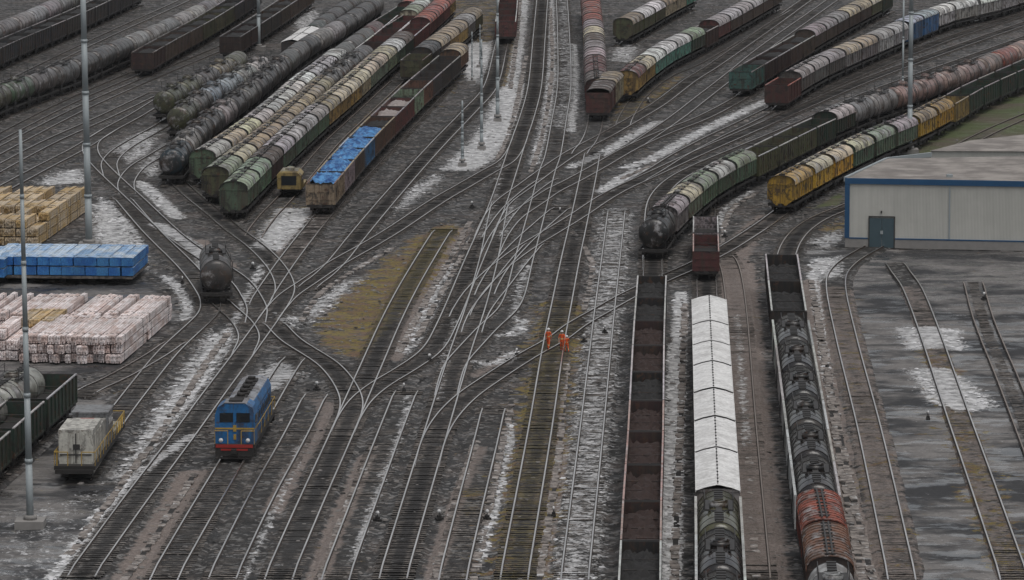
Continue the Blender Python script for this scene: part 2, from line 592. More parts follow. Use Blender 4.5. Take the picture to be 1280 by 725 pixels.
    scol = g.mix(g.ramp(g.noise(p, 0.9, 4, 0.65), 0.35, 0.65), (0.22, 0.22, 0.22, 1), (0.56, 0.56, 0.565, 1))
    scol = g.mix(1.0, scol, g.math('ADD', g.math('MULTIPLY', n3, 0.7), 0.62), 'MULTIPLY')
    c = g.mix(sf, c, scol)
    g.put(b.inputs['Base Color'], c)
    wet = g.ramp(g.noise(g.mapping(p, (0.5, 1.0, 1)), 0.35, 5, 0.65), 0.48, 0.56)
    wetm = g.math('MULTIPLY', wet, 0.2 if track else g.math('ADD', g.math('MULTIPLY', g.attr('yard'), 0.46), 0.24))
    rough = g.math('SUBTRACT', 0.88, g.math('MULTIPLY', wetm, g.math('SUBTRACT', 1.0, sf)))
    g.put(b.inputs['Roughness'], rough)
    hgt = g.math('ADD', n3, g.math('MULTIPLY', n2, 0.8))
    if not track:
        hgt = g.math('MULTIPLY', hgt, g.math('SUBTRACT', 1.0, g.math('MULTIPLY', wet, 0.9)))
    g.bump(b, hgt, 0.14 if track else 0.10, 0.8)
    return m


M['ground'] = ground_mat('ballast_and_soil_ground', False)
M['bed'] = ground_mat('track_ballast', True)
def sleeper_mat(name, col):
    m, t, b = new_mat(name)
    g = N(t)
    p = g.pos()
    n = g.noise(p, 2.2, 4, 0.7)
    n1 = g.noise(p, 0.25, 4, 0.65)
    c = g.mix(1.0, col, g.math('ADD', g.math('MULTIPLY', g.ramp(n, .35, .65), 1.2), 0.2), 'MULTIPLY')
    c = g.mix(g.math('MULTIPLY', g.ramp(n1, .47, .62), .6), c, (0.026, 0.023, 0.021, 1))
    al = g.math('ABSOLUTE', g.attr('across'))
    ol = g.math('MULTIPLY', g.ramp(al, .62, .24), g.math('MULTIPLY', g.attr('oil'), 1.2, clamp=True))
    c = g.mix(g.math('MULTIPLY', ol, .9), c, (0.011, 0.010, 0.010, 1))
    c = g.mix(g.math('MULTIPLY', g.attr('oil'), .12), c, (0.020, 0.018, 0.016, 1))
    ms = g.ramp(g.math('ADD', g.attr('moss'), g.math('MULTIPLY', g.math('SUBTRACT', n, .5), 1.5)), .4, .75)
    c = g.mix(g.math('MULTIPLY', ms, .7), c, (0.105, 0.085, 0.025, 1))
    s = g.math('ADD', g.math('MULTIPLY', g.attr('snow'), 1.1), g.math('MULTIPLY', g.math('SUBTRACT', g.noise(p, .9, 5, .72), .5), 2.2))
    c = g.mix(g.ramp(s, .48, .62), c, (0.46, 0.46, 0.465, 1))
    g.put(b.inputs['Base Color'], c)
    b.inputs['Roughness'].default_value = 0.85
    return m


M['sleeper'] = sleeper_mat('sleeper_timber', (0.135, 0.117, 0.103, 1))
M['sleeper_c'] = sleeper_mat('sleeper_concrete', (0.170, 0.155, 0.142, 1))
M['railtop'] = plain('polished_rail_head', (0.70, 0.67, 0.64, 1), 0.26, 0.9, 0.6, 0.10)
M['raildull'] = plain('dull_rail_head', (0.20, 0.17, 0.15, 1), 0.55, 0.2, 0.35, 0.4)
M['railside'] = plain('rusty_rail_web', (0.030, 0.020, 0.015, 1), 0.8)

# the ground: one sheet, fine where the picture looks, coarse out to the horizon
gx = np.r_[-4000, -1800, -800, -300, np.arange(-110, 130.01, 0.55), 300, 800, 1800, 4000]
gy = np.r_[-1500, -300, 150, np.arange(290, 830.01, 1.25), 950, 1300, 2200, 4500, 8000]
GX, GY = np.meshgrid(gx, gy)
X, Y = GX.ravel(), GY.ravel()
Z = np.where((X > -109) & (X < 129) & (Y > 291) & (Y < 829),
             0.03 * np.sin(X * 0.9 + 1.3 * np.sin(Y * 0.11)) * np.cos(Y * 0.31) - 0.05 + 0.02 * RNG.standard_normal(X.shape), -0.05)
nx_, ny_ = len(gx), len(gy)
idx = np.arange(nx_ * ny_).reshape(ny_, nx_)
F = np.stack([idx[:-1, :-1], idx[:-1, 1:], idx[1:, 1:], idx[1:, :-1]], -1).reshape(-1, 4)
me = bpy.data.meshes.new('ground')
me.vertices.add(len(X))
me.vertices.foreach_set('co', np.c_[X, Y, Z].astype(np.float32).ravel())
me.loops.add(F.size)
me.loops.foreach_set('vertex_index', F.ravel().astype(np.int32))
me.polygons.add(len(F))
me.polygons.foreach_set('loop_start', np.arange(0, F.size, 4).astype(np.int32))
me.polygons.foreach_set('use_smooth', np.ones(len(F), bool))
me.update()
me.validate()
paint_cover(me, X, Y)
me.materials.append(M['ground'])
ground = link('ground', me)
tag(ground, kind='structure')

# ------------------------------------------------------------------ railway tracks
GAUGE = 1.80
_ti = [0]


def railway(label, pts, shine=1, oil=0.6, conc=0, z=None, bury=0.0, bedw=1.0):
    """a track: ballast bed with its sleepers, and two rails"""
    p = Path(pts, z, 1.2)
    i = _ti[0]
    _ti[0] += 1
    dz = 0.0012 * i
    nrm = np.c_[p.t[:, 1], -p.t[:, 0]]
    o = thing('railway_track', label, 'railway track', (0, 0, 0))
    # ballast with sleepers
    lat = np.array([-1.85, -1.45, -0.7, 0, 0.7, 1.45, 1.85]) * bedw
    zl = np.array([-0.09, 0.035, 0.05, 0.045, 0.05, 0.035, -0.09])
    n = len(p.xy)
    V = p.xy[:, None, :] + nrm[:, None, :] * lat[None, :, None]
    Zs = np.repeat(zl[None, :] + dz, n, 0) + 0.012 * RNG.standard_normal((n, 7))
    fade = np.clip(np.minimum(np.arange(n), np.arange(n)[::-1]) / 4.0, 0, 1)
    Zs = Zs - (1 - fade[:, None]) * 0.12 - (0.3 if bedw < .4 else 0)
    vs = np.concatenate([V, Zs[:, :, None]], 2).reshape(-1, 3)
    k = np.arange(n * 7).reshape(n, 7)
    fs = np.stack([k[:-1, :-1], k[:-1, 1:], k[1:, 1:], k[1:, :-1]], -1).reshape(-1, 4)
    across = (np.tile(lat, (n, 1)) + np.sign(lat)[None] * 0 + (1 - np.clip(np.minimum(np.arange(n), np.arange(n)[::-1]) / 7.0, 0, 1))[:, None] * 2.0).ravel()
    oil_shade_v = np.full(n * 7, oil)
    mi = np.zeros(len(fs), np.int32)
    # sleepers
    sp = 0.70
    ss = np.arange(0.4, p.L - 0.3, sp)
    cx, cy = np.interp(ss, p.s, p.xy[:, 0]), np.interp(ss, p.s, p.xy[:, 1])
    tx, ty = np.interp(ss, p.s, p.t[:, 0]), np.interp(ss, p.s, p.t[:, 1])
    q = len(ss)
    tw = RNG.normal(0, 0.02, q)
    tx, ty = tx - tw * ty, ty + tw * tx
    zt = 0.082 + dz + RNG.normal(0, 0.019, q) - bury * (0.045 + 0.03 * np.sin(ss * 0.11 + i))
    hl, hw = 1.38 * min(1, bedw), 0.135
    cuts = (-1, -.58, -.2, .2, .58, 1)
    loc = np.array([(a_, b_, 1) for a_ in cuts for b_ in (-1, 1)] + [(a_, -1, 0) for a_ in cuts] + [(-1, 1, 0), (1, 1, 0)], float)
    nl = len(loc)
    hlv = hl + RNG.normal(0, 0.04, q)
    SV = np.zeros((q, nl, 3))
    for j in range(nl):
        SV[:, j, 0] = cx + loc[j, 0] * hlv * ty + loc[j, 1] * hw * tx
        SV[:, j, 1] = cy - loc[j, 0] * hlv * tx + loc[j, 1] * hw * ty
        SV[:, j, 2] = np.where(loc[j, 2] > 0, zt, dz - 0.02)
    base = n * 7
    bf = np.array([(2 * a_, 2 * a_ + 2, 2 * a_ + 3, 2 * a_ + 1) for a_ in range(5)] + [(12 + a_, 13 + a_, 2 * a_ + 2, 2 * a_) for a_ in range(5)] + [(12, 0, 1, 18), (17, 19, 11, 10)])
    sf = (bf[None] + (np.arange(q) * nl)[:, None, None] + base).reshape(-1, 4)
    vs = np.r_[vs, SV.reshape(-1, 3)]
    fs = np.r_[fs, sf]
    mi = np.r_[mi, np.ones(len(sf), np.int32)]
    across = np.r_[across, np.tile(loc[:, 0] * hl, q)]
    oil_shade_v = np.r_[oil_shade_v, np.full(q * nl, oil)]
    me = bpy.data.meshes.new('ballast_bed')
    me.from_pydata(vs.tolist(), [], fs.tolist())
    me.materials.append(M['bed'])
    me.materials.append(M['sleeper_c' if conc else 'sleeper'])
    me.polygons.foreach_set('material_index', mi)
    me.update()
    paint_cover(me, vs[:, 0].copy(), vs[:, 1].copy())
    for nm, val in (('across', across), ('oil', oil_shade_v)):
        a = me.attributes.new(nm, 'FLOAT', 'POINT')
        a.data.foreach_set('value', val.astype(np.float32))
    link('ballast_bed', me, o)
    # rails
    hw, hh = 0.052, 0.235 + 0.0006 * i
    prof = [(-0.10, 0.09), (-0.035, 0.12), (-hw, hh - 0.05), (-hw, hh), (hw, hh), (hw, hh - 0.05), (0.035, 0.12), (0.10, 0.09)]
    for sd in (-1, 1):
        c = p.xy + nrm * (sd * GAUGE / 2)
        R = np.zeros((n, 8, 3))
        for j, (y, zz) in enumerate(prof):
            R[:, j, :2] = c + nrm * y
            R[:, j, 2] = zz - (1 - fade) * 0.24
        k = np.arange(n * 8).reshape(n, 8)
        fs = np.stack([k[:-1, :-1], k[1:, :-1], k[1:, 1:], k[:-1, 1:]], -1)
        m7 = np.tile(np.array([1, 1, 1, 0, 1, 1, 1]), n - 1)
        me = bpy.data.meshes.new('rail')
        me.from_pydata(R.reshape(-1, 3).tolist(), [], fs.reshape(-1, 4).tolist())
        me.materials.append(M['railtop'] if shine else M['raildull'])
        me.materials.append(M['railside'])
        me.polygons.foreach_set('material_index', m7.astype(np.int32))
        me.update()
        link('rail', me, o)
    return p


T = {}
T['north'] = railway('main track down the middle, curving below the yellow moss patch', [(680, -14), (678, 0), (674, 47), (668, 112), (659, 147), (646, 185), (637, 213), (620, 263), (593, 326), (558, 409), (541, 439), (504, 466), (477, 482), (452, 502), (438, 522), (427, 546)], oil=.6)
T['moss'] = railway('straight track through the yellow moss patch, running down to the near edge', [(556, 286), (548, 298), (511, 360), (488, 405), (466, 455), (444, 505), (427, 545), (388, 632), (347, 727)], oil=.75, bury=0.35)
T['five'] = railway('oily dark track left of the orange workers, fed by several turnouts', [(626, 250), (619, 285), (611, 326), (594, 388), (576.5, 439), (542.5, 551), (516, 640), (490, 728)], oil=.8)
T['mid'] = railway('long track passing the white hoppers side, reaching the orange workers from far behind', [(701, -14), (702, 0), (704.5, 47), (705, 112), (699, 151), (690, 200), (685, 213), (670, 271), (655, 326), (638, 384), (610, 412), (585, 439), (569, 458), (556, 500)], oil=.45, bury=0.4)
T['workers'] = railway('mossy track on which the orange workers stand', [(741, 190), (737, 213), (724, 276), (713, 326), (702, 382), (691, 439), (675, 540), (642, 728)], oil=.6)
T['snowy'] = railway('snow covered track just left of the long dark gondolas', [(771, 262), (763.5, 326), (756, 388), (750.5, 438.5), (739.5, 540), (718, 728)], oil=.0, bury=0.6)
T['stub4'] = railway('short muddy track between the oily track and the mossy workers track', [(618, 508), (608, 551), (587, 636), (565, 728)], oil=.1, bury=0.8)
T['stub3'] = railway('short track starting beside a dark switch box, right of the moss track', [(509, 487), (485, 549), (452, 637), (418, 728)], oil=.15, bury=0.8)
T['stub2'] = railway('short muddy track ending near the small switch stand right of the blue locomotive', [(396, 492), (370, 545), (326, 625), (276, 728)], oil=.1, bury=0.9)
T['loco'] = railway('track carrying the blue locomotive', [(372, 444), (359, 462), (330, 511), (291, 577), (249, 648), (203, 728)], oil=.4, bury=0.5)
T['west'] = railway('curving main track sweeping past the blue locomotive on its snowy side', [(215, 222), (224, 231), (240, 246), (265, 266), (292, 289), (318, 308), (338, 327), (350, 343), (356.5, 360), (354.5, 372), (343, 391), (325, 416.6), (299, 452.5), (268, 494), (231, 545), (166, 632), (97, 728)], oil=.7, conc=1)
T['u1'] = railway('curved dark track beside the lamp masts, ending in the crossing throat', [(637, -14), (636, 0), (632, 28), (625, 65), (612, 112), (588.5, 139), (551, 178), (519.5, 212.5), (484, 253), (446.5, 298), (420, 331), (400, 350), (378, 364)], oil=.75)
T['u2'] = railway('diagonal track from the middle main track to the crossing throat, above the moss patch', [(654, 160), (646, 185), (634, 203), (615, 214), (575, 237), (547.5, 253), (492, 290), (464, 307), (418, 333), (382, 357), (360, 372), (343, 391), (329, 410)], oil=.65)
T['swing'] = railway('S curved track leaving the crossing throat below the moss patch', [(336, 400), (343, 406), (350, 414), (364, 428), (388, 443), (412, 459), (432, 484), (440, 505), (436, 525), (425, 550)], oil=.7)
T['w1'] = railway('long curve from the far double track down into the middle main tracks', [(1295, 26), (1180, 66), (1080, 103), (960, 155), (871, 194), (830, 213), (804, 225), (774, 239), (750, 253), (723.5, 271), (691, 291), (655, 313), (620, 340), (592, 368), (572, 400)], oil=.65)
T['w2'] = railway('curve leading to the teal gondola end', [(960, 104), (926, 124), (876, 150), (832, 167), (790, 186), (745, 212), (712, 230), (690, 241), (670, 255), (640, 276), (622, 300), (610, 326)], oil=.5)
T['w3'] = railway('curve passing right beside the ochre and green hoppers, joining the middle main track', [(1042, -20), (1010, 0), (960, 36), (885, 88), (864, 101), (823, 132), (795, 149), (755, 172), (717, 192), (690, 210), (656, 235), (628, 256), (612, 280), (602, 305)], oil=.5)
T['w4'] = railway('track between the ochre hoppers curve and the teal gondola end', [(1062, -14), (1000, 30), (955, 62), (912, 97), (880, 122), (848, 147), (818, 168), (790, 187)], oil=.3, bury=0.8)
T['w5'] = railway('track leading to the maroon gondola end below the teal gondola', [(985, 128), (930, 155), (890, 174), (845, 198), (820, 214), (790, 231)], oil=.4, bury=0.6)
T['q1'] = railway('curve beside the black tank end, merging beneath the long dark gondolas', [(1295, 44), (1180, 85), (1080, 121), (1000, 157), (930, 186), (878, 208), (850, 222), (832, 236), (820, 254), (816, 290), (815, 342)], oil=.5)
T['cross'] = railway('long crossover from the yellow hoppers past the orange workers to the oily track', [(1290, 93), (1215, 127), (1128, 177), (1042, 228), (979, 265), (959, 280), (921, 305), (908, 313), (870, 333), (820, 355), (781, 374), (753, 390), (718, 410), (699, 425), (663, 445), (616, 475), (581, 500), (556, 527), (542, 553), (532, 590)], oil=.6)
T['rc'] = railway('track under the red and white covered wagons', [(884, 240), (882, 290), (883, 350), (886, 420), (897, 640), (904, 750)], oil=.95)  # this bed and the next two carry painted contact shade below wagons
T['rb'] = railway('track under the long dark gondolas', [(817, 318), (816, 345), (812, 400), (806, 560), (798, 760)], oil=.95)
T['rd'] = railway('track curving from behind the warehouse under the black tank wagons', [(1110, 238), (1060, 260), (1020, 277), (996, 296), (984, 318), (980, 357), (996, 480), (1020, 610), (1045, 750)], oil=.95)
T['re'] = railway('rusty track in brown soil between the white hoppers and the black tanks', [(903, 318), (911, 332), (918, 365), (931, 540), (946, 728)], shine=0, oil=.1, bury=1.2)
T['r1'] = railway('brown track right of the black tank wagons, curving from the warehouse doors', [(1108, 302), (1085, 314), (1058, 331), (1046, 346), (1045, 362), (1057, 421), (1087.5, 542), (1128, 728)], oil=.15, bury=1.2, bedw=0.9)
T['r2'] = railway('rusty track set in the wet concrete yard beside the snow slabs', [(1118, 328), (1125, 341), (1139, 360), (1205, 543), (1269, 728)], oil=.1, bury=1.3, bedw=0.62)
T['r3'] = railway('sunken dull track at the far edge of the concrete yard', [(1216, 352), (1229, 400), (1262, 482), (1300, 580)], shine=0, oil=.0, bury=1.6, bedw=0.34)
T['t8'] = railway('track from the dark snow topped tank wagon down to the grey maintenance machine', [(150, 246), (190, 292), (237, 339), (255, 363), (263, 378), (262, 392), (248, 407), (211, 442), (172, 490), (142, 530), (110, 580), (98, 600)], oil=.4, bury=0.5)
T['t9'] = railway('short curve from the dark snow topped tank wagon into the western main track', [(268, 372), (284, 388), (302, 404), (312, 424), (300, 450)], oil=.4, bury=0.6)
T['t10'] = railway('track bending past the tall lamp mast from the tank wagons to the crossing throat', [(230, 108), (205, 124), (170, 146), (130, 168), (114, 180), (113, 192), (123, 206), (172, 253), (224, 301), (262, 327), (302, 355), (315, 374), (322, 390), (318, 408)], oil=.4, bury=0.7)
T['t13'] = railway('track under the blue tarpaulin gondolas', [(560, 105), (480, 190), (412, 262), (391, 287), (361, 326), (349, 343), (336, 362), (322, 384)], oil=.3)
T['t14'] = railway('weedy track with the small yellow railcar', [(500, 100), (450, 147), (415, 180), (385, 215), (357, 249), (335, 272), (316, 297)], shine=0, oil=.0, bury=1.3)
T['t16'] = railway('track under the red and brown box wagons far behind', [(738, 20), (741, 60), (745, 120), (743, 160), (735, 180), (722, 195)], oil=.3, bury=1)
T['t18'] = railway('track under the ochre and green hoppers', [(985, 12), (870, 80), (830, 98), (800, 122), (787, 140), (778, 158)], oil=.3, bury=1)
T['s7'] = railway('curved spur ending beside the blurred pale tank wagons', [(250, 128), (207, 156), (147, 192), (136, 207), (140, 222)], oil=.2, bury=0.8)
T['s1'] = railway('curved spur beside the large charcoal tank end', [(380, 88), (300, 135), (240, 170), (197, 195), (168, 214), (157, 232), (160, 245)], oil=.2, bury=0.8)
T['s2'] = railway('track passing behind the yellow timber stacks, foremost of the yard ladder', [(-40, 262), (50, 213), (100, 187), (118, 176), (150, 156)], oil=.3, bury=0.8)
T['s3'] = railway('track leading to the rust brown gondola end', [(-40, 194), (80, 132), (176, 90)], oil=.3, bury=0.9)
T['s4'] = railway('track between the rust brown gondolas and the olive tanks', [(-40, 211), (100, 138), (190, 98), (285, 58), (330, 38)], oil=.2, bury=0.9)
T['s5'] = railway('track leading to the olive tank end, second of the yard ladder', [(-40, 234), (60, 180), (120, 153), (200, 115)], oil=.2, bury=0.9)
T['s6'] = railway('empty track between the slate gondolas and the long grey tank train', [(-40, 130), (120, 52), (230, 2), (250, -8)], oil=.2, bury=1)
T['x1'] = railway('faint slushy crossover between the two middle main tracks, upper one', [(706, 258), (676, 284), (650, 308), (622, 340), (604, 372)], shine=1, oil=.3, bury=.9)
T['x2'] = railway('faint slushy crossover between the two middle main tracks, lower one', [(672, 302), (648, 330), (626, 358), (600, 392), (588, 420)], shine=1, oil=.3, bury=.9)
T['x3'] = railway('faint crossover just above the moss patch tip, between main tracks', [(690, 222), (664, 240), (636, 266), (612, 300)], shine=1, oil=.3, bury=.9)
T['grassy'] = railway('single rusty track at the grassy bank behind the warehouse', [(1298, 140), (1240, 165), (1180, 196)], shine=0, oil=.0, bury=1.4)
T['p3'] = railway('outer far track above the pink tank train', [(1298, 14), (1180, 52), (1080, 92), (1000, 126)], oil=.4)

# ------------------------------------------------------------------ rolling stock: one mesh per kind of part, shared by every copy
RT = 0.26                                  # rail top
PR = {}


def proto(name, mats):
    def deco(fn):
        mb = MB()
        fn(mb)
        PR[name] = mb.mesh(name.split('/')[-1], [M[k] for k in mats])
        return fn
    return deco


@proto('wheelset', ['wheel'])
def _(b):
    for s in (-1, 1):
        b.bar((0, s * 0.82, RT + 0.46), (0, s * 0.95, RT + 0.46), 0.46, n=16)
        b.bar((0, s * 0.95, RT + 0.46), (0, s * 1.12, RT + 0.46), 0.13, n=8)
    b.bar((0, -0.85, RT + 0.46), (0, 0.85, RT + 0.46), 0.09, n=8)


@proto('bogie', ['gear'])
def _(b):
    for s in (-1, 1):
        b.box(-1.25, 1.25, s * 1.06 - 0.09, s * 1.06 + 0.09, 0.78, 0.98)
        b.box(-0.45, 0.45, s * 1.06 - 0.10, s * 1.06 + 0.10, 0.50, 0.80)
        for x in (-0.9, 0.9):
            b.box(x - 0.17, x + 0.17, s * 1.08 - 0.12, s * 1.08 + 0.12, 0.55, 0.80)
    b.box(-0.22, 0.22, -1.1, 1.1, 0.72, 1.02)


@proto('coupler', ['gear'])
def _(b):
    b.box(0, 0.42, -0.14, 0.14, 0.98, 1.24)
    b.box(0.42, 0.62, -0.2, 0.2, 0.95, 1.27)
    b.bar((0.1, -1.1, 0.95), (0.1, 1.1, 0.95), 0.03)
    b.bar((0.2, 0.35, 1.0), (0.35, 0.38, 0.55), 0.035)


def underframe(b, L):
    h = L / 2
    b.box(-h, h, -0.28, 0.28, 0.92, 1.22)
    for s in (-1, 1):
        b.box(-h + .05, h - .05, s * 1.36 - 0.08, s * 1.36 + 0.08, 1.05, 1.26)
    for x in (-h + 0.15, h - 0.15):
        b.box(x - 0.13, x + 0.13, -1.42, 1.42, 0.98, 1.24)
    for x in (-h * .45, -h * .15, h * .15, h * .45):
        b.box(x - 0.08, x + 0.08, -1.3, 1.3, 1.0, 1.2)
    b.bar((-0.6, 0.6, 0.75), (0.6, 0.6, 0.75), 0.22, n=10)
    b.box(0.9, 1.5, -0.9, -0.3, 0.6, 0.95)


def gondola_body(b, L, H=3.42, W=1.46, ribs=7):
    h = L / 2
    t = 0.09
    zb = 1.24
    for s in (-1, 1):
        y = s * W
        b.box(-h, h, min(y, y - s * t), max(y, y - s * t), zb, H)
        for k in range(ribs + 2):
            x = -h + 0.08 + (L - 0.16) * k / (ribs + 1)
            ww = 0.085 if 0 < k < ribs + 1 else 0.12
            b.box(x - ww, x + ww, min(y, y + s * 0.10), max(y, y + s * 0.10), zb, H - 0.06)
        b.box(-h, h, min(y, y + s * 0.06), max(y, y + s * 0.06), zb - 0.02, zb + 0.16)
    for s in (-1, 1):
        x = s * h
        b.box(min(x, x - s * t), max(x, x - s * t), -W + t, W - t, zb, H)
        for y in (-W + 0.1, -0.5, 0.5, W - 0.1):
            b.box(min(x, x + s * 0.08), max(x, x + s * 0.08), y - 0.07, y + 0.07, zb, H - 0.06)
        for z in (zb + 0.55, zb + 1.35):
            b.box(min(x, x + s * 0.06), max(x, x + s * 0.06), -W + 0.18, W - 0.18, z - 0.05, z + 0.05)
    b.box(-h + t, h - t, -W + t, W - t, zb, zb + 0.08, 1)
    # heaps of dust and scrap on the floor
    n = 14
    vs, fs = [], []
    r = random.Random(int(L * 100))
    for i in range(n + 1):
        for j in range(5):
            vs.append((-h + t + (L - 2 * t) * i / n, (-W + t) + (2 * W - 2 * t) * j / 4, zb + 0.75 + r.random() * 0.35))
    for i in range(n):
        for j in range(4):
            k = i * 5 + j
            fs.append((k, k + 5, k + 6, k + 1))
    b.add(vs, fs, 1, True)
    for k in range(1, 4):                                     # tie bars across the box
        x = -h + L * k / 4
        b.bar((x, -W + t, H - 0.5), (x, W - t, H - 0.5), 0.035, 0)


def gondola_rim(b, L, H=3.42, W=1.46):
    h = L / 2
    for s in (-1, 1):
        b.box(-h - .03, h + .03, s * W - 0.075, s * W + 0.07, H, H + 0.09)
        b.box(s * h - 0.05, s * h + 0.05, -W + 0.09, W - 0.09, H + 0.005, H + 0.05, 1)


def arch(W, z0, z1, n=10, zb=None):
    p = [(W * math.cos(math.pi * k / n), z0 + (z1 - z0) * math.sin(math.pi * k / n) ** 0.8) for k in range(n + 1)]
    return p


def hopper_body(b, L, z0=3.35, W=1.42, top=4.2):
    h = L / 2
    p = [(W, z0), (W, 1.75), (0.55, 1.05), (-0.55, 1.05), (-W, 1.75), (-W, z0)]
    b.sweep(p, [(-h, 1, 0), (h, 1, 0)], 0)
    a = arch(W, z0, top, 10)
    for s in (-1, 1):                                        # rounded end walls
        b.add([(s * (h - .02), y, z) for y, z in a], [tuple(range(len(a)))], 0)
        for y in (-0.8, 0, 0.8):
            b.box(s * h - 0.05, s * h + 0.05, y - 0.05, y + 0.05, 1.3, z0)
        b.box(s * h - 0.06, s * h + 0.06, -W, W, z0 - 0.1, z0 + 0.02)
    nr = 8
    for s in (-1, 1):
        for k in range(nr + 1):
            x = -h + 0.1 + (L - 0.2) * k / nr
            y = s * W
            b.box(x - 0.06, x + 0.06, min(y, y + s * 0.08), max(y, y + s * 0.08), 1.7, z0 - 0.02)
        b.box(-h, h, min(s * W, s * (W + 0.05)), max(s * W, s * (W + 0.05)), 1.66, 1.78)
    for x in (-h * .55, 0, h * .55):                         # discharge funnels
        b.add([(x - .9, -.8, 1.3), (x + .9, -.8, 1.3), (x + .9, .8, 1.3), (x - .9, .8, 1.3), (x - .3, -.4, .6), (x + .3, -.4, .6), (x + .3, .4, .6), (x - .3, .4, .6)],
              [(0, 1, 5, 4), (1, 2, 6, 5), (2, 3, 7, 6), (3, 0, 4, 7), (4, 5, 6, 7)], 1)


def hopper_roof(b, L, W=1.47, z0=3.35, top=4.25, bands=4, thick=0.05, gable=False):
    h = L / 2 + 0.12
    a = [(W, z0), (W * .6, z0 + (top - z0) * .55), (0.1, top), (-0.1, top), (-W * .6, z0 + (top - z0) * .55), (-W, z0)] if gable else arch(W, z0, top, 12)
    b.sweep(a, [(-h, 1, 0), (h, 1, 0)], 0, True, False, False)
    for s in (-1, 1):
        b.box(-h, h, min(s * W, s * (W + 0.05)), max(s * W, s * (W + 0.05)), z0 - 0.10, z0 + 0.03)
    for k in range(bands + 1):                               # seams
        x = -h + 0.04 + (2 * h - 0.08) * k / bands
        ww = 0.05 if bands > 6 else (0.07 if 0 < k < bands else 0.05)
        q = [(y * (1 + thick / W), z + thick) for y, z in a]
        n = len(a)
        v = [(x - ww, y, z) for y, z in q] + [(x + ww, y, z) for y, z in q] + [(x - ww, y, z - 0.02) for y, z in a] + [(x + ww, y, z - 0.02) for y, z in a]
        f = []
        for i in range(n - 1):
            f += [(i, i + 1, n + i + 1, n + i), (i, 2 * n + i, 2 * n + i + 1, i + 1), (n + i, n + i + 1, 3 * n + i + 1, 3 * n + i)]
        b.add(v, f, 1)


def hatch(b):
    b.bar((0, 0, 0), (0, 0, 0.16), 0.33, n=14)
    b.bar((0, 0, 0.16), (0, 0, 0.20), 0.24, n=12)
    b.box(0.28, 0.42, -0.06, 0.06, 0.06, 0.2)


def roofwalk(b, L, z=4.3):
    h = L / 2 - 0.1
    for s in (-1, 1):
        b.box(-h, h, s * 0.16 - 0.055, s * 0.16 + 0.055, z + 0.05, z + 0.09)
    k = 0
    x = -h + 0.2
    while x < h:
        b.box(x - 0.05, x + 0.05, -0.34, 0.34, z - 0.06, z + 0.048)
        x += 1.15


def crest(b, L, z=4.15):
    x = -L / 2 + 0.5
    b.box(-L / 2 + .1, L / 2 - .1, -0.02, 0.02, z - 0.05, z + 0.015)
    while x < L / 2 - .3:
        b.box(x - 0.12, x + 0.12, -0.06, 0.06, z - 0.03, z + 0.05)
        x += 1.3


def barrel(b, L, R=1.46, zc=2.72, seg=24, bands=3):
    h = L / 2
    xs = [(-h, .0, 0), (-h + 0.03, .45, 0), (-h + 0.12, .78, 0), (-h + 0.30, .95, 0), (-h + 0.55, 1, 0), (h - 0.55, 1, 0), (h - 0.30, .95, 0), (h - 0.12, .78, 0), (h - 0.03, .45, 0), (h, .0, 0)]
    xs = [(x, max(s, 0.02), zc) for x, s, d in xs]
    pr = [(R * math.cos(2 * math.pi * k / seg), R * math.sin(2 * math.pi * k / seg)) for k in range(seg)]
    b.sweep(pr, xs, 0, True)
    # dished end ring and straps
    for k in range(bands + 2):
        x = -h + 0.5 + (L - 1.0) * k / (bands + 1)
        b.sweep([(1.012 * y, 1.012 * z) for y, z in pr], [(x - 0.055, 1, zc), (x + 0.055, 1, zc)], 1, True, True, True)
    for x in (-h * .68, h * .68):                            # saddles
        b.box(x - 0.35, x + 0.35, -1.1, 1.1, 1.22, 1.75, 1)


def dome(b, R=1.46, zc=2.72):
    z = zc + R
    b.bar((0, 0, z - 0.12), (0, 0, z + 0.26), 0.62, n=18)
    b.bar((0, 0, z + 0.26), (0, 0, z + 0.34), 0.46, n=14)
    b.bar((0.25, 0.5, z + 0.26), (0.25, 0.5, z + 0.46), 0.09, n=8)
    b.bar((0, -0.3, z + 0.34), (0, 0.3, z + 0.44), 0.05)


def catwalk(b, L, R=1.46, zc=2.72):
    z = zc + R
    b.box(-1.7, 1.7, -0.95, -0.62, z + 0.02, z + 0.07)
    b.box(-1.7, 1.7, 0.62, 0.95, z + 0.02, z + 0.07)
    for x in (-1.65, 1.65):
        b.box(x - 0.05, x + 0.05, -0.95, 0.95, z - 0.05, z + 0.015)
        for s in (-1, 1):
            b.bar((x, s * 0.93, z), (x, s * 0.93, z + 0.75), 0.03)
    for s in (-1, 1):
        b.bar((-1.65, s * 0.93, z + 0.75), (1.65, s * 0.93, z + 0.75), 0.03)
    b.box(-L / 2 + .7, L / 2 - .7, -0.2, 0.2, z - 0.02, z + 0.035)
    for x in np.arange(-L / 2 + 0.9, L / 2 - 0.8, 0.8):
        if abs(x) > 2:
            b.box(x - 0.16, x + 0.16, -0.3, 0.3, z + 0.03, z + 0.12)


def ladder(b, R=1.46, zc=2.72):
    for x in (-0.22, 0.22):
        b.bar((x, -R - 0.16, 1.2), (x, -R - 0.1, zc + 0.3), 0.03)
        b.bar((x, -R - 0.1, zc + 0.3), (x, -0.95, zc + R + 0.05), 0.03)
    for k in range(7):
        z = 1.4 + k * 0.3
        b.bar((-0.22, -R - 0.15, z), (0.22, -R - 0.15, z), 0.02)


def end_ladder(b):
    for y in (0.95, 1.3):
        b.bar((0, y, 1.2), (0, y, 3.3), 0.03)
    for k in range(7):
        b.bar((0, 0.95, 1.35 + k * 0.3), (0, 1.3, 1.35 + k * 0.3), 0.022)


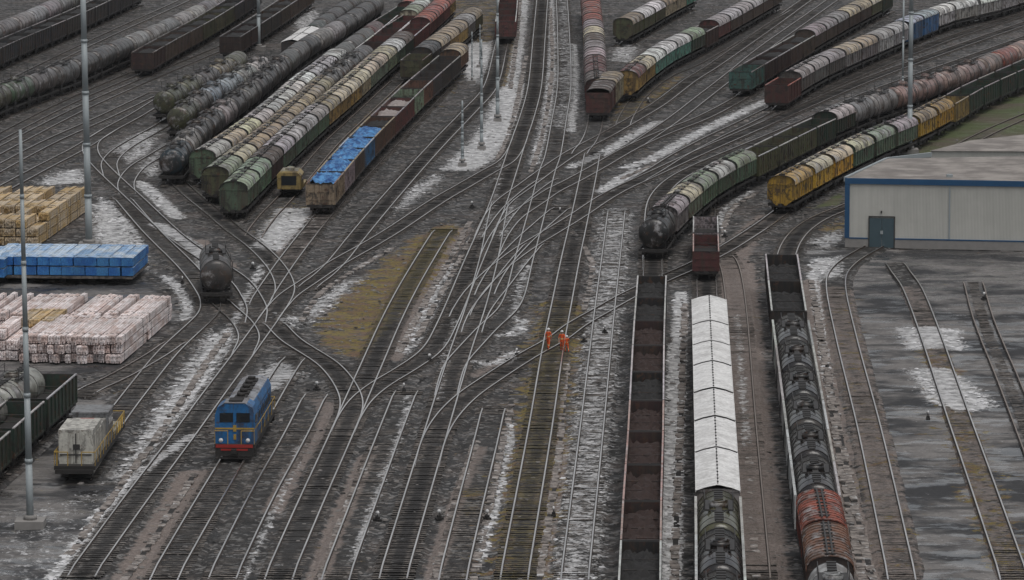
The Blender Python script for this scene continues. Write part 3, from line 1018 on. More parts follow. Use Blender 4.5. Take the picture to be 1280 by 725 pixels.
def side_rail(b, L):
    h = L / 2 + 0.55
    b.box(-h, h, -0.085, 0.085, 3.40, 3.55)
    x = -h + 0.05
    while x <= h:
        b.box(x - 0.05, x + 0.05, -0.05, 0.05, 1.2, 3.40)
        x += (2 * h - 0.1) / 7


def box_body(b, L, z0=3.75, W=1.45):
    h = L / 2
    b.box(-h, h, -W, W, 1.24, z0)
    for s in (-1, 1):
        for k in range(10):
            x = -h + 0.1 + (L - 0.2) * k / 9
            y = s * W
            b.box(x - 0.05, x + 0.05, min(y, y + s * 0.07), max(y, y + s * 0.07), 1.3, z0)
        b.box(-1.15, 1.15, min(s * W, s * (W + 0.10)), max(s * W, s * (W + 0.10)), 1.4, z0 - 0.25)
        for y in (-0.75, 0.75):
            b.box(s * h - 0.06, s * h + 0.06, y - 0.06, y + 0.06, 1.3, z0)
        for z in (1.9, 2.5, 3.1):
            b.box(s * h - 0.045, s * h + 0.045, -W + 0.1, W - 0.1, z - 0.04, z + 0.04)


def mk(name, mats, fn, *a, **k):
    if name not in PR:
        mb = MB()
        fn(mb, *a, **k)
        PR[name] = mb.mesh(name.split('/')[0], [M[q] for q in mats])
    return PR[name]


mk('hatch', ['roof'], hatch)
mk('ladder', ['strap'], ladder)
mk('ladder/end', ['strap'], end_ladder)
mk('dome', ['tank'], dome)

# colours, as the paint itself; second entry is the word used in descriptions
COL = {
    'sla': ((.030, .033, .037, 1), 'slate'), 'chr': ((.040, .038, .038, 1), 'charcoal'), 'blk': ((.014, .014, .015, 1), 'black'),
    'gry': ((.22, .205, .205, 1), 'grey'), 'lgr': ((.36, .35, .345, 1), 'pale grey'), 'dgr': ((.10, .095, .092, 1), 'dark grey'),
    'wht': ((.55, .545, .53, 1), 'white'), 'crm': ((.42, .38, .28, 1), 'cream'), 'lil': ((.28, .24, .25, 1), 'lilac grey'),
    'grn': ((.085, .135, .085, 1), 'green'), 'pgr': ((.20, .25, .18, 1), 'pale green'), 'dgn': ((.020, .042, .028, 1), 'dark green'),
    'tea': ((.10, .26, .21, 1), 'teal'), 'olv': ((.075, .078, .042, 1), 'olive'), 'och': ((.29, .19, .065, 1), 'ochre'),
    'yel': ((.46, .27, .035, 1), 'yellow'), 'mar': ((.095, .030, .028, 1), 'maroon'), 'dmr': ((.034, .017, .016, 1), 'dark maroon'), 'rus': ((.120, .062, .040, 1), 'rust brown'),
    'brn': ((.070, .050, .040, 1), 'brown'), 'red': ((.23, .065, .045, 1), 'brick red'), 'pnk': ((.33, .225, .20, 1), 'pinkish'),
    'blu': ((.025, .10, .22, 1), 'blue'), 'lbl': ((.27, .31, .35, 1), 'pale blue'), 'bge': ((.30, .25, .17, 1), 'beige'),
    'dte': ((.012, .030, .040, 1), 'dark teal'), 'snw': ((.42, .418, .412, 1), 'white'), 'dtl': ((.055, .13, .105, 1), 'dull teal'), 'tan': ((.25, .20, .13, 1), 'tan'),
}
FROST = ((.46, .455, .44, 1))
GROUPS = {'G': ('open gondola', 'gondola wagon'), 'H': ('covered hopper', 'hopper wagon'), 'T': ('tank wagon', 'tank wagon'),
          'B': ('box wagon', 'box wagon'), 'R': ('ribbed hopper', 'hopper wagon'), 'K': ('tank wagon', 'tank wagon')}
NAMES = {'G': 'gondola_wagon', 'H': 'hopper_wagon', 'T': 'tank_wagon', 'B': 'box_wagon', 'R': 'ribbed_hopper_wagon', 'K': 'tank_wagon'}
ORD = ['first', 'second', 'third', 'fourth', 'fifth', 'sixth', 'seventh', 'eighth', 'ninth', 'tenth', 'eleventh', 'twelfth', 'thirteenth', 'fourteenth',
       'fifteenth', 'sixteenth', 'seventeenth', 'eighteenth', 'nineteenth', 'twentieth', 'twenty-first', 'twenty-second', 'twenty-third', 'twenty-fourth',
       'twenty-fifth', 'twenty-sixth', 'twenty-seventh', 'twenty-eighth', 'twenty-ninth', 'thirtieth', 'thirty-first', 'thirty-second', 'thirty-third', 'thirty-fourth']


def jit(c, k=0.14):
    f = .80 + random.uniform(-k, k) * 1.4
    return tuple(min(1, x * f * (1 + random.uniform(-.05, .05))) for x in c[:3]) + (1,)


def wagon(kind, c1, c2, pos, ang, L, label, group, dist, rim=None):
    """one wagon standing at pos, its length along ang; c1 body colour, c2 roof or rim colour"""
    o = thing(NAMES[kind], label, GROUPS[kind][1], (pos[0], pos[1], 0), ang, group)
    Lb = round(L * 2) / 2
    near = dist < 640
    col = jit(COL[c1][0])
    rc = tuple(min(.8, q_ * 1.38) for q_ in (COL[c2][0] if c2 == 'snw' else jit(COL[c2][0], .10))[:3]) + (1,) if c2 else jit(FROST, .25)
    key = '/%.1f' % Lb
    link('underframe', mk('underframe' + key, ['gear'], underframe, Lb), o)
    for s in (-1, 1):
        bg_ = link('bogie', PR['bogie'], o, loc=(s * (Lb / 2 - 1.9), 0, 0))
        if dist < 520:
            for q in (-0.9, 0.9):
                link('wheelset', PR['wheelset'], bg_, loc=(q, 0, 0))
        else:
            link('wheelset', PR['wheelset'], bg_, loc=(-0.9 * s, 0, 0))
        cp = link('coupler', PR['coupler'], o, loc=(s * (Lb / 2), 0, 0))
        if s < 0:
            cp.rotation_euler = (0, 0, math.pi)
    if kind == 'G':
        link('body', mk('body/g' + key, ['paint', 'grime'], gondola_body, Lb), o, col)
        link('rim', mk('rim/g' + key, ['frost', 'strap'], gondola_rim, Lb), o, rc)
    elif kind in 'HR':
        if c2 == 'snw':
            link('body', mk('body/s' + key, ['paint', 'gear'], hopper_body, Lb, z0=3.75, top=3.86), o, col)
        else:
            link('body', mk('body/h' + key, ['paint', 'gear'], hopper_body, Lb), o, col)
        bands = 13 if kind == 'R' else -1 if c2 == 'snw' else 3
        mt = 'snowroof' if c2 == 'snw' else 'roof'
        link('roof', mk('roof/%s%d%s' % (mt, bands, key), [mt, 'roof' if kind == 'R' else 'strap'], hopper_roof, Lb, bands=bands, thick=.05 if kind == 'R' else .035, z0=3.75 if c2 == 'snw' else 3.35, top=4.14 if c2 == 'snw' else 4.25, gable=c2 == 'snw'), o, rc)
        if c2 == 'snw':
            link('roof_walkway', mk('walk/s' + key, ['strap'], crest, Lb), o)
        elif near:
            link('roof_walkway', mk('walk/h' + key, ['strap'], roofwalk, Lb), o)
        if near:
            if kind == 'H' and c2 != 'snw':
                for x in (-.36, -.12, .12, .36):
                    for s in ((-1, 1) if dist < 480 else (0,)):
                        link('hatch', PR['hatch'], o, jit(COL[c2][0] if c2 else FROST, .3), (x * Lb, s * 0.62, 4.12 if s else 4.24))
            ld = link('ladder', PR['ladder/end'], o, loc=(-Lb / 2 - 0.12, 0, 0))
    elif kind == 'B':
        link('body', mk('body/b' + key, ['paint'], box_body, Lb), o, col)
        link('roof', mk('roof/b' + key, ['roof', 'strap'], hopper_roof, Lb, z0=3.76, top=4.3, bands=4, thick=.03), o, rc)
    else:
        gl = 'blacktank' if kind == 'K' else 'tank'
        link('barrel', mk('barrel/%s%s' % (gl, key), [gl, 'grime' if kind == 'K' else 'strap'], barrel, Lb, bands=5 if kind == 'K' else 3), o, col)
        if near:
            link('dome', PR['dome'], o, tuple(x * .6 for x in col[:3]) + (1,))
            link('catwalk', mk('catwalk/t' + key, ['strap'], catwalk, Lb), o)
            link('ladder', PR['ladder'], o, loc=(0.9, 0, 0))
        if kind == 'K':
            for s in (-1, 1):
                link('side_rail', mk('side_rail' + key, ['frost'], side_rail, Lb), o, jit(FROST), (0, s * 1.50, 0))
    return o


CARS = []


def train(desc, pts, runs, z, pitch=11.6, start=0.0, lay=True, joints=None, back=False):
    """a string of wagons on the surveyed line (u, v at height z); runs = [(kind, body, roof, count)], the last run fills up the line"""
    p = Path(pts, z, 1.0)
    if lay:
        railway('track under the ' + desc, pts, oil=.95, z=z)  # high value paints contact shade below the wagons into the oily bed
    seq = []
    for k, a, r, n in runs:
        seq += [(k, a, r)] * n
    tot = int((p.L - start) / pitch + 0.35) if joints is None else len(joints) - 1
    for i in range(tot):
        k, a, r = seq[min(i, len(seq) - 1)] if i < len(seq) else seq[-1 - ((i - len(seq)) % 3 if len(seq) > 3 else 0)]
        if joints is None:
            s0, s1 = start + i * pitch, start + (i + 1) * pitch
        else:
            s0, s1 = joints[i], joints[i + 1]
        gap = 1.25 if len(joints or ()) != 8 and 'long open' not in desc and 'open black' not in desc else 0.85 if len(joints or ()) == 8 else .5
        A, B = p.at(s0 + gap / 2), p.at(s1 - gap / 2)
        c = (A + B) / 2
        L = float(np.linalg.norm(B - A))
        ang = math.atan2(B[1] - A[1], B[0] - A[0])
        num = ORD[i]
        lab = '%s %s, %s from near end of %s' % (COL[a][1], GROUPS[k][0], num, desc)
        CARS.append((c[0], c[1], wagon(k, a, r, c, ang, L, lab, GROUPS[k][0] + 's of the ' + desc, float(np.hypot(c[0], c[1])))))
    return p


# ------------------------------------------------------------------ the trains
train('far left grey tank train', [(-30, 38), (0, 27), (40, 11), (70, -3), (105, -20)], [('T', 'gry', 0, 3), ('T', 'lgr', 0, 1), ('T', 'lil', 0, 1), ('T', 'gry', 0, 9)], 4.2)
train('far left slate gondola train', [(-30, 68), (0, 54), (60, 29), (100, 12), (135, -4), (170, -20)], [('G', 'sla', 'dgr', 4), ('G', 'chr', 'gry', 3), ('G', 'sla', 'gry', 9)], 3.5)
train('long left tank train', [(-24, 115), (0, 105), (50, 87), (100, 69), (140, 52), (185, 34), (225, 16), (262, -2), (290, -18)],
      [('T', 'olv', 0, 1), ('T', 'grn', 0, 1), ('T', 'dgr', 0, 2), ('T', 'chr', 0, 2), ('T', 'dgr', 0, 1), ('T', 'lgr', 0, 1), ('T', 'gry', 0, 2), ('T', 'lgr', 0, 2), ('T', 'gry', 0, 3), ('T', 'lgr', 0, 9)], 4.25)
train('rust brown gondola train', [(177, 66), (205, 50), (250, 26), (285, 5), (315, -14)], [('G', 'dmr', 'brn', 1), ('G', 'brn', 'dgr', 3), ('G', 'olv', 'gry', 3), ('G', 'sla', 'gry', 9)], 3.5)
train('dark maroon gondola train', [(287, 46), (327, 21), (362, -2), (385, -18)], [('G', 'dmr', 'dgr', 2), ('G', 'chr', 'gry', 2), ('G', 'brn', 'gry', 9)], 3.5)
train('dirty olive tank train', [(204, 114), (242, 93), (270, 79), (292, 67), (306, 58)], [('T', 'olv', 0, 2), ('T', 'dgr', 0, 1), ('T', 'bge', 0, 1), ('T', 'olv', 0, 9)], 4.2)
train('blurred pale tank train', [(222, 134), (252, 112), (292, 90), (330, 68)], [('T', 'olv', 0, 1), ('T', 'dgr', 0, 1), ('T', 'lbl', 0, 2), ('T', 'lgr', 0, 2), ('T', 'olv', 0, 9)], 4.2)
train('short snow topped train', [(364, 50), (385, 36), (404, 21), (424, 7), (444, -8)], [('H', 'chr', 'snw', 2), ('T', 'dgn', 0, 1), ('T', 'chr', 0, 9)], 4.1)
train('long charcoal tank train', [(214, 186), (236, 160), (262, 138), (312, 101), (330, 86), (380, 47), (415, 28), (440, 13), (475, -10)],
      [('T', 'dte', 0, 1), ('T', 'gry', 0, 1), ('T', 'chr', 0, 2), ('T', 'lil', 0, 1), ('T', 'chr', 0, 1), ('T', 'dgr', 0, 1), ('T', 'chr', 0, 3), ('T', 'dgr', 0, 2), ('T', 'chr', 0, 1), ('T', 'gry', 0, 2), ('T', 'chr', 0, 9)], 4.3)
train('cream roofed hopper train', [(252, 187), (305, 152), (350, 117), (377, 93), (400, 77), (419, 62), (440, 46), (471, 25), (502, 6), (522, -8)],
      [('H', 'grn', 'lgr', 1), ('H', 'grn', 'crm', 2), ('H', 'brn', 'lgr', 2), ('H', 'dgr', 'wht', 3), ('H', 'brn', 'lgr', 3), ('T', 'dgr', 0, 3), ('T', 'mar', 0, 1), ('G', 'dgn', 'gry', 3), ('H', 'mar', 'red', 2), ('H', 'gry', 'lgr', 9)], 4.25)
train('narrow brown hopper train', [(268, 209), (305, 180), (350, 144), (400, 98), (422, 80), (446, 63), (479, 38), (507, 15), (530, -4)],
      [('H', 'olv', 'pgr', 1), ('H', 'olv', 'crm', 1), ('H', 'rus', 'tan', 4), ('H', 'grn', 'bge', 3), ('T', 'dgr', 0, 4), ('G', 'dmr', 'wht', 1), ('G', 'mar', 'wht', 4), ('H', 'crm', 'pgr', 1), ('H', 'crm', 'wht', 2)], 4.2)
train('green and ochre hopper train', [(291, 227), (342, 178), (395, 131), (432, 101), (468, 69), (498, 44), (521, 25), (543, 6), (560, -10)],
      [('H', 'grn', 'pgr', 2), ('H', 'dmr', 'brn', 1), ('H', 'grn', 'lgr', 4), ('H', 'och', 'tan', 1), ('H', 'och', 'crm', 2), ('H', 'bge', 'crm', 1), ('H', 'pgr', 'crm', 3), ('H', 'grn', 'wht', 1), ('H', 'dgn', 'brn', 1), ('G', 'mar', 'lgr', 2), ('H', 'mar', 'red', 3), ('H', 'och', 'red', 2), ('H', 'olv', 'tan', 3)], 4.25)
train('olive hopper train beside the masts', [(514, 70), (540, 50), (557, 38), (575, 24), (594, 8)], [('G', 'olv', 'brn', 1), ('H', 'chr', 'sla', 1), ('H', 'brn', 'bge', 1), ('H', 'och', 'tan', 2), ('H', 'dgr', 'gry', 1), ('H', 'olv', 'tan', 9)], 4.1)
p13 = train('tarpaulin gondola train', [(400, 230), (430, 195), (461, 162), (490, 134), (518, 107), (540, 88), (560, 71), (577, 56)],
            [('G', 'tan', 'rus', 1), ('G', 'lil', 'tan', 1), ('G', 'brn', 'tan', 1), ('G', 'blu', 'lbl', 1), ('G', 'rus', 'tan', 2), ('G', 'mar', 'gry', 2), ('G', 'pgr', 'gry', 1), ('G', 'rus', 'lgr', 1), ('G', 'chr', 'gry', 3), ('H', 'rus', 'tan', 9)], 3.5, lay=False)
train('maroon gondola line beyond the masts', [(632, 27), (634, 12), (636, -10)], [('G', 'mar', 'lgr', 9)], 3.5, lay=False)
train('red roofed hopper column', [(746, 100), (744, 75), (743, 47), (741, 20), (739, 0), (737, -16)],
      [('H', 'mar', 'brn', 1), ('H', 'dmr', 'mar', 2), ('H', 'mar', 'lil', 1), ('H', 'gry', 'gry', 1), ('H', 'mar', 'brn', 1), ('H', 'och', 'crm', 1), ('H', 'mar', 'lil', 1), ('H', 'mar', 'red', 9)], 4.1, lay=False)
train('box wagon pair headed by maroon end', [(747, 112), (757, 98), (768, 87)], [('B', 'mar', 'brn', 1), ('B', 'bge', 'tan', 2)], 4.2, lay=False, pitch=12.2)
train('ochre and teal hopper train', [(783, 89), (795, 78), (830, 53), (865, 36), (910, 13), (945, -6), (970, -20)],
      [('H', 'och', 'mar', 1), ('H', 'och', 'crm', 1), ('H', 'tea', 'wht', 3), ('H', 'dgn', 'pgr', 1), ('G', 'dmr', 'gry', 1), ('H', 'mar', 'gry', 1), ('H', 'brn', 'lgr', 3), ('H', 'brn', 'gry', 2), ('H', 'dgn', 'brn', 2), ('H', 'mar', 'brn', 2)], 4.2, lay=False)
train('khaki hopper train', [(778, 23), (803, 10), (832, -6), (860, -20)], [('H', 'olv', 'tan', 1), ('H', 'olv', 'wht', 2), ('H', 'bge', 'tan', 2), ('H', 'tea', 'gry', 1), ('G', 'mar', 'gry', 9)], 4.2)
train('long brown train with teal end', [(925, 88), (965, 65), (1002, 44), (1047, 19), (1078, 3), (1110, -14)],
      [('G', 'dtl', 'brn', 1), ('G', 'dmr', 'gry', 2), ('G', 'brn', 'lgr', 2), ('H', 'brn', 'lil', 1), ('H', 'brn', 'gry', 2), ('H', 'brn', 'bge', 2), ('H', 'olv', 'crm', 1), ('G', 'dgn', 'gry', 4), ('G', 'dmr', 'gry', 9)], 3.7)
train('grey hopper train with blue wagons', [(970, 101), (1017, 74), (1067, 52), (1105, 36), (1150, 17), (1190, 3), (1230, -5), (1300, -26)],
      [('G', 'mar', 'red', 1), ('H', 'dgr', 'gry', 2), ('H', 'dgr', 'lil', 1), ('H', 'gry', 'bge', 2), ('H', 'lgr', 'lgr', 2), ('B', 'blu', 'lbl', 2), ('H', 'lgr', 'wht', 4), ('H', 'gry', 'lgr', 2), ('T', 'lgr', 0, 1), ('T', 'pgr', 0, 1), ('T', 'pnk', 0, 9)], 4.1)
train('curved train with black tank end', [(816, 276), (831, 256), (852, 237), (880, 215), (912, 197), (940, 184), (967, 171), (1017, 147), (1067, 126), (1100, 114), (1135, 104), (1172, 91), (1210, 79), (1247, 64), (1290, 46)],
      [('T', 'blk', 0, 1), ('H', 'gry', 'lil', 1), ('H', 'pgr', 'crm', 1), ('H', 'grn', 'pgr', 1), ('H', 'grn', 'lgr', 1), ('H', 'grn', 'pgr', 1), ('G', 'olv', 'lgr', 3), ('G', 'dgn', 'lgr', 1), ('H', 'dgn', 'lgr', 1), ('T', 'gry', 0, 2), ('T', 'pnk', 0, 5), ('T', 'red', 0, 1), ('T', 'pnk', 0, 9)], 4.1, lay=False, pitch=10.6)
train('yellow hopper train', [(975, 223), (1010, 204), (1042, 187), (1067, 175), (1100, 160), (1135, 146), (1160, 134), (1185, 121), (1215, 104), (1292, 70)],
      [('H', 'yel', 'och', 1), ('H', 'yel', 'crm', 2), ('H', 'grn', 'crm', 1), ('H', 'grn', 'pgr', 1), ('H', 'grn', 'lil', 1), ('H', 'yel', 'tan', 1), ('H', 'yel', 'och', 1), ('G', 'och', 'tan', 1), ('G', 'dgn', 'gry', 9)], 4.0, lay=False, pitch=10.9)
# the three columns in the middle distance, their joints as they stand
pc = Path([(882, 255), (883, 300), (886.5, 368), (897.5, 605), (902, 740)], 4.3, 1.0)


def arc_at(path, v, z):
    y = P(640, v, z)[1]
    return float(np.interp(-y, -path.xy[:, 1], path.s))


train('maroon gondola row behind white wagons', [(882, 263), (882.3, 290), (882.8, 320)], [('G', 'lil', 'lgr', 1), ('G', 'mar', 'pnk', 1), ('G', 'dmr', 'pnk', 9)], 3.5, lay=False, pitch=14.0)
train('white covered wagon row', [(882, 255), (883, 300), (886.5, 368), (897.5, 605), (902, 740)], [('H', 'gry', 'snw', 9)], 4.3, lay=False,
      joints=[arc_at(pc, v, 4.3) for v in (366, 398, 423, 448, 482, 517, 556, 604)])
train('black tank row below white wagons', [(882, 255), (883, 300), (886.5, 368), (897.5, 605), (902, 740), (904, 790)], [('K', 'olv', 0, 1), ('K', 'blk', 0, 9)], 4.3, lay=False,
      joints=[arc_at(pc, 606, 4.3) + k for k in (0.2, 13.8, 27.4, 41)])
pb = Path([(815, 344), (811, 419), (807, 540), (803, 620), (799.5, 727), (797, 790)], 3.5, 1.0)
train('long open gondola row', [(815, 344), (811, 419), (807, 540), (803, 620), (799.5, 727), (797, 790)],
      [('G', 'blk', 'lgr', 2), ('G', 'dmr', 'lgr', 2), ('G', 'blk', 'lgr', 1), ('G', 'dmr', 'pnk', 4), ('G', 'blk', 'lgr', 9)], 3.5, lay=False, pitch=13.9)
pd = Path([(977, 312), (986, 380), (997, 450), (1019.5, 595), (1022, 612), (1032, 660), (1041, 727), (1050, 800)], 3.9, 1.0)
dl = [(977, 312), (986, 380), (997, 450), (1019.5, 595), (1022, 612), (1032, 660), (1041, 727), (1050, 800)]
train('open black gondolas beside the yard', dl, [('G', 'blk', 'lgr', 9)], 3.9, lay=False, joints=[arc_at(pd, v, 3.5) for v in (312, 350, 388)])
train('black tank row beside the yard', dl, [('K', 'chr', 0, 1), ('K', 'blk', 0, 2), ('K', 'chr', 0, 1), ('K', 'blk', 0, 9)], 3.9, lay=False,
      joints=[arc_at(pd, v, 4.0) for v in (393, 424, 457, 492, 529, 568, 611)])
train('ribbed hopper pair beside the yard', dl, [('R', 'red', 'red', 1), ('R', 'brn', 'rus', 1)], 3.9, lay=False, joints=[arc_at(pd, v, 4.25) for v in (610, 651, 697)])
train('pale tank end beside the yard', dl, [('T', 'lgr', 0, 9)], 3.9, lay=False, joints=[arc_at(pd, v, 4.2) for v in (698, 750)])
# gondola and tank at the near left
train('dark green gondolas beside grey machine', [(74, 465), (18, 512), (-45, 566), (-90, 604)], [('G', 'dgn', 'lgr', 9)], 3.5, pitch=13.4)
train('grey tanks left of dark green gondolas', [(38, 454), (0, 480), (-45, 512)], [('T', 'lgr', 0, 1), ('T', 'gry', 0, 9)], 4.2, pitch=13)
railway('track joining the dark green gondola to the snowy yard edge', [(92, 498), (140, 478), (180, 456), (206, 440), (226, 424)], oil=.2)


for cr in CARS:
    if 'maroon gondola row behind' in cr[2]['label']:
        cr[2].scale = (1, .82, .86)
    if 'long open gondola row' in cr[2]['label']:
        cr[2].scale = (1, .87, 1)


def trough(label, pts, wd=.6, gapp=.22, col=None):
    """a line of worn concrete cable trough lids"""
    p = Path(pts, 0, .5)
    o = thing('cable_trough', label, 'cable trough', (0, 0, 0))
    b = MB()
    nn = np.c_[-p.t[:, 1], p.t[:, 0]] * wd * .3
    k = len(p.xy)
    b.add([(x, y, .012) for x, y in p.xy - nn] + [(x, y, .012) for x, y in p.xy + nn], [(i, i + 1, k + i + 1, k + i) for i in range(k - 1)], 1)
    s = 0.0
    while s < p.L:
        ln = random.uniform(.8, 1.5)
        if random.random() > gapp:
            a, c = p.at(s), p.at(s + ln * .94)
            d = (c - a) / max(np.linalg.norm(c - a), 1e-6)
            t = random.gauss(0, .05)
            d = np.array((d[0] - t * d[1], d[1] + t * d[0]))
            n = np.array((-d[1], d[0])) * wd * random.uniform(.38, .54)
            a = a + n * random.uniform(-.25, .25)
            c = a + d * ln * .94
            z1 = random.uniform(.03, .10)
            q = [a - n, c - n, c + n, a + n]
            v = [(x, y, -.08) for x, y in q] + [(x, y, z1 + random.uniform(-.02, .02)) for x, y in q]
            b.add(v, [(4, 5, 6, 7), (0, 1, 5, 4), (1, 2, 6, 5), (2, 3, 7, 6), (3, 0, 4, 7)])
        s += ln
    link('lid', b.mesh('lid', [M['trough'], M['grime']]), o)


def trough_mat():
    m, t, b = new_mat('worn_concrete_lid')
    g = N(t)
    p = g.pos()
    n, n2 = g.noise(p, 1.1, 5, .72), g.noise(p, 4.5, 4, .7)
    c = g.mix(g.ramp(n, .35, .62), (0.045, 0.038, 0.034, 1), (0.26, 0.23, 0.21, 1))
    c = g.mix(1.0, c, g.math('ADD', g.math('MULTIPLY', n2, 1.0), .5), 'MULTIPLY')
    c = g.mix(g.ramp(g.noise(p, .8, 5, .75), .56, .64), c, (0.42, 0.42, 0.42, 1))
    g.put(b.inputs['Base Color'], c)
    b.inputs['Roughness'].default_value = .85
    return m


M['trough'] = trough_mat()
for lab, pts in [
    ('line of concrete lids right of the tarpaulin gondolas', [(512, 124), (470, 172), (421, 240), (352, 338)]),
    ('second line of pinkish lids right of the tarpaulin gondolas', [(500, 152), (465, 190), (430, 236), (378, 310)]),
    ('line of lids between the blue locomotive track and the western main track', [(243, 592), (204, 655), (146, 740)]),
    ('line of lids left of the oily dark track', [(470, 556), (428, 650), (396, 740)]),
    ('line of lids right of the oily dark track', [(597, 548), (566, 640), (540, 740)]),
    ('line of lids between the mossy workers track and the snowy track', [(708, 450), (699, 560), (672, 740)]),
    ('broken lids left of the mossy workers track', [(640, 500), (625, 570), (588, 740)]),
    ('line of lids right of the black tank wagons', [(1014, 350), (1030, 450), (1052, 590), (1082, 740)]),
    ('second line of lids right of the black tank wagons', [(1020, 380), (1038, 480), (1066, 620), (1094, 740)]),
    ('broad pale lids right of the moss patch', [(588, 275), (562, 325), (530, 380), (500, 440)]),
    ('narrow lids right of the moss patch, nearer the main track', [(596, 285), (572, 330), (540, 388), (520, 425)]),
    ('pinkish lids beside the middle main track near the masts', [(658, 70), (648, 120), (634, 175), (622, 200)]),
    ('lids left of the middle main track in the far yard', [(650, 0), (646, 50), (638, 110)]),
    ('broken lids between the two middle main tracks', [(688, 10), (690, 90), (678, 170), (664, 215)]),
    ('broken lids between the middle tracks above the workers', [(648, 330), (628, 375), (612, 400)]),
    ('lids beside the brown strip right of the white wagons', [(920, 395), (930, 500), (940, 640), (944, 740)]),
    ('lids between the long gondolas and the white wagons', [(856, 380), (852, 500), (846, 640), (842, 740)]),
    ('lids beside the curve left of the maroon gondolas', [(716, 290), (740, 330), (730, 390)]),
    ('lids between the moss patch and the diagonal track', [(490, 310), (440, 340), (395, 372), (378, 400)]),
    ('lids on the snow strip below the teal gondola', [(960, 138), (900, 168), (840, 196), (780, 222)]),
    ('lids left of the western main track in the snow', [(300, 398), (268, 440), (215, 520), (160, 595), (90, 690)]),
    ('curving lids left of the yellow hoppers', [(948, 240), (915, 262), (905, 285), (902, 305)]),
]:
    trough(lab, pts)

# ------------------------------------------------------------------ locomotives and machines
def loco_body(b, L):
    h = L / 2
    # cab end towards -x, long hood behind it
    cab = [(1.48, 1.45), (1.48, 3.55), (1.30, 4.15), (0.80, 4.45), (-0.80, 4.45), (-1.30, 4.15), (-1.48, 3.55), (-1.48, 1.45)]
    b.sweep(cab, [(-h + 0.35, 1, 0), (-h + 2.9, 1, 0)], 0)
    hood = [(1.22, 1.45), (1.22, 3.45), (1.02, 3.95), (0.60, 4.12), (-0.60, 4.12), (-1.02, 3.95), (-1.22, 3.45), (-1.22, 1.45)]
    b.sweep(hood, [(-h + 2.9, 1, 0), (h - 0.5, 1, 0), (h - 0.3, 0.97, 0.05)], 0)
    for k in range(7):
        x = -h + 4 + k * (L - 5.5) / 7
        for s in (-1, 1):
            b.box(x, x + (L - 5.5) / 7 * .8, min(s * 1.22, s * 1.27), max(s * 1.22, s * 1.27), 1.7, 3.2, 0)
            b.box(x + .1, x + (L - 5.5) / 7 * .7, min(s * 1.27, s * 1.29), max(s * 1.27, s * 1.29), 2.5, 3.0, 1)
    for k in range(5):
        x = -h + 4.2 + k * (L - 6) / 5
        b.box(x, x + 1.3, -0.45, 0.45, 4.12, 4.30, 1)
        b.bar((x + 0.7, 0.0, 4.3), (x + 0.7, 0.0, 4.5), 0.3, 1, 12)
    b.box(-h + 0.9, -h + 2.3, -0.5, 0.5, 4.45, 4.6, 1)


def loco_frame(b, L):
    h = L / 2
    b.box(-h, h, -1.5, 1.5, 1.12, 1.45)
    b.box(-h + 3, h - 4, -1.25, 1.25, 0.62, 1.10)
    for x in (-h - 0.12, h - 0.02):
        b.box(x, x + 0.14, -1.42, 1.42, 0.55, 1.2)
        b.box(x, x + 0.14, -1.25, 1.25, 0.36, 0.50)


def loco_windows(b, L):
    x = -L / 2 + 0.35
    for y in (-0.62, 0.62):
        b.box(x - 0.03, x + 0.02, y - 0.5, y + 0.5, 3.05, 3.75)
    for s in (-1, 1):
        b.box(x + 0.5, x + 1.9, min(s * 1.485, s * 1.5), max(s * 1.485, s * 1.5), 2.9, 3.55)


def handrail(b, L, n=7, y=1.46, z=1.45):
    h = L / 2
    for s in (-1, 1):
        for k in range(n):
            x = -h + 0.1 + (L - 0.2) * k / (n - 1)
            b.bar((x, s * y, z), (x, s * y, z + 1.0), 0.025)
        b.bar((-h + .1, s * y, z + 1.0), (h - .1, s * y, z + 1.0), 0.028)
    for s in (-1, 1):
        for e in (-1, 1):
            b.bar((e * (h - .05), s * 0.5, z), (e * (h - .05), s * 0.5, z + 1.0), 0.035)
            b.bar((e * (h - .05), s * 0.5, z + 1.0), (e * (h - .05), s * y, z + 1.0), 0.035)


def stripes(b, L):
    x = -L / 2 + 0.33
    b.box(x - 0.02, x + .01, -1.46, 1.46, 2.52, 2.64)
    b.box(x - 0.025, x - .02, -0.12, 0.12, 2.35, 2.85)
    for s in (-1, 1):
        b.box(x + 0.05, x + 2.2, min(s * 1.49, s * 1.5), max(s * 1.49, s * 1.5), 2.54, 2.62)
    b.box(x - 0.02, x + .01, -0.1, 0.1, 1.75, 2.15)


def lamp(b):
    b.bar((0.05, 0, 0), (-0.08, 0, 0), 0.16, n=12)


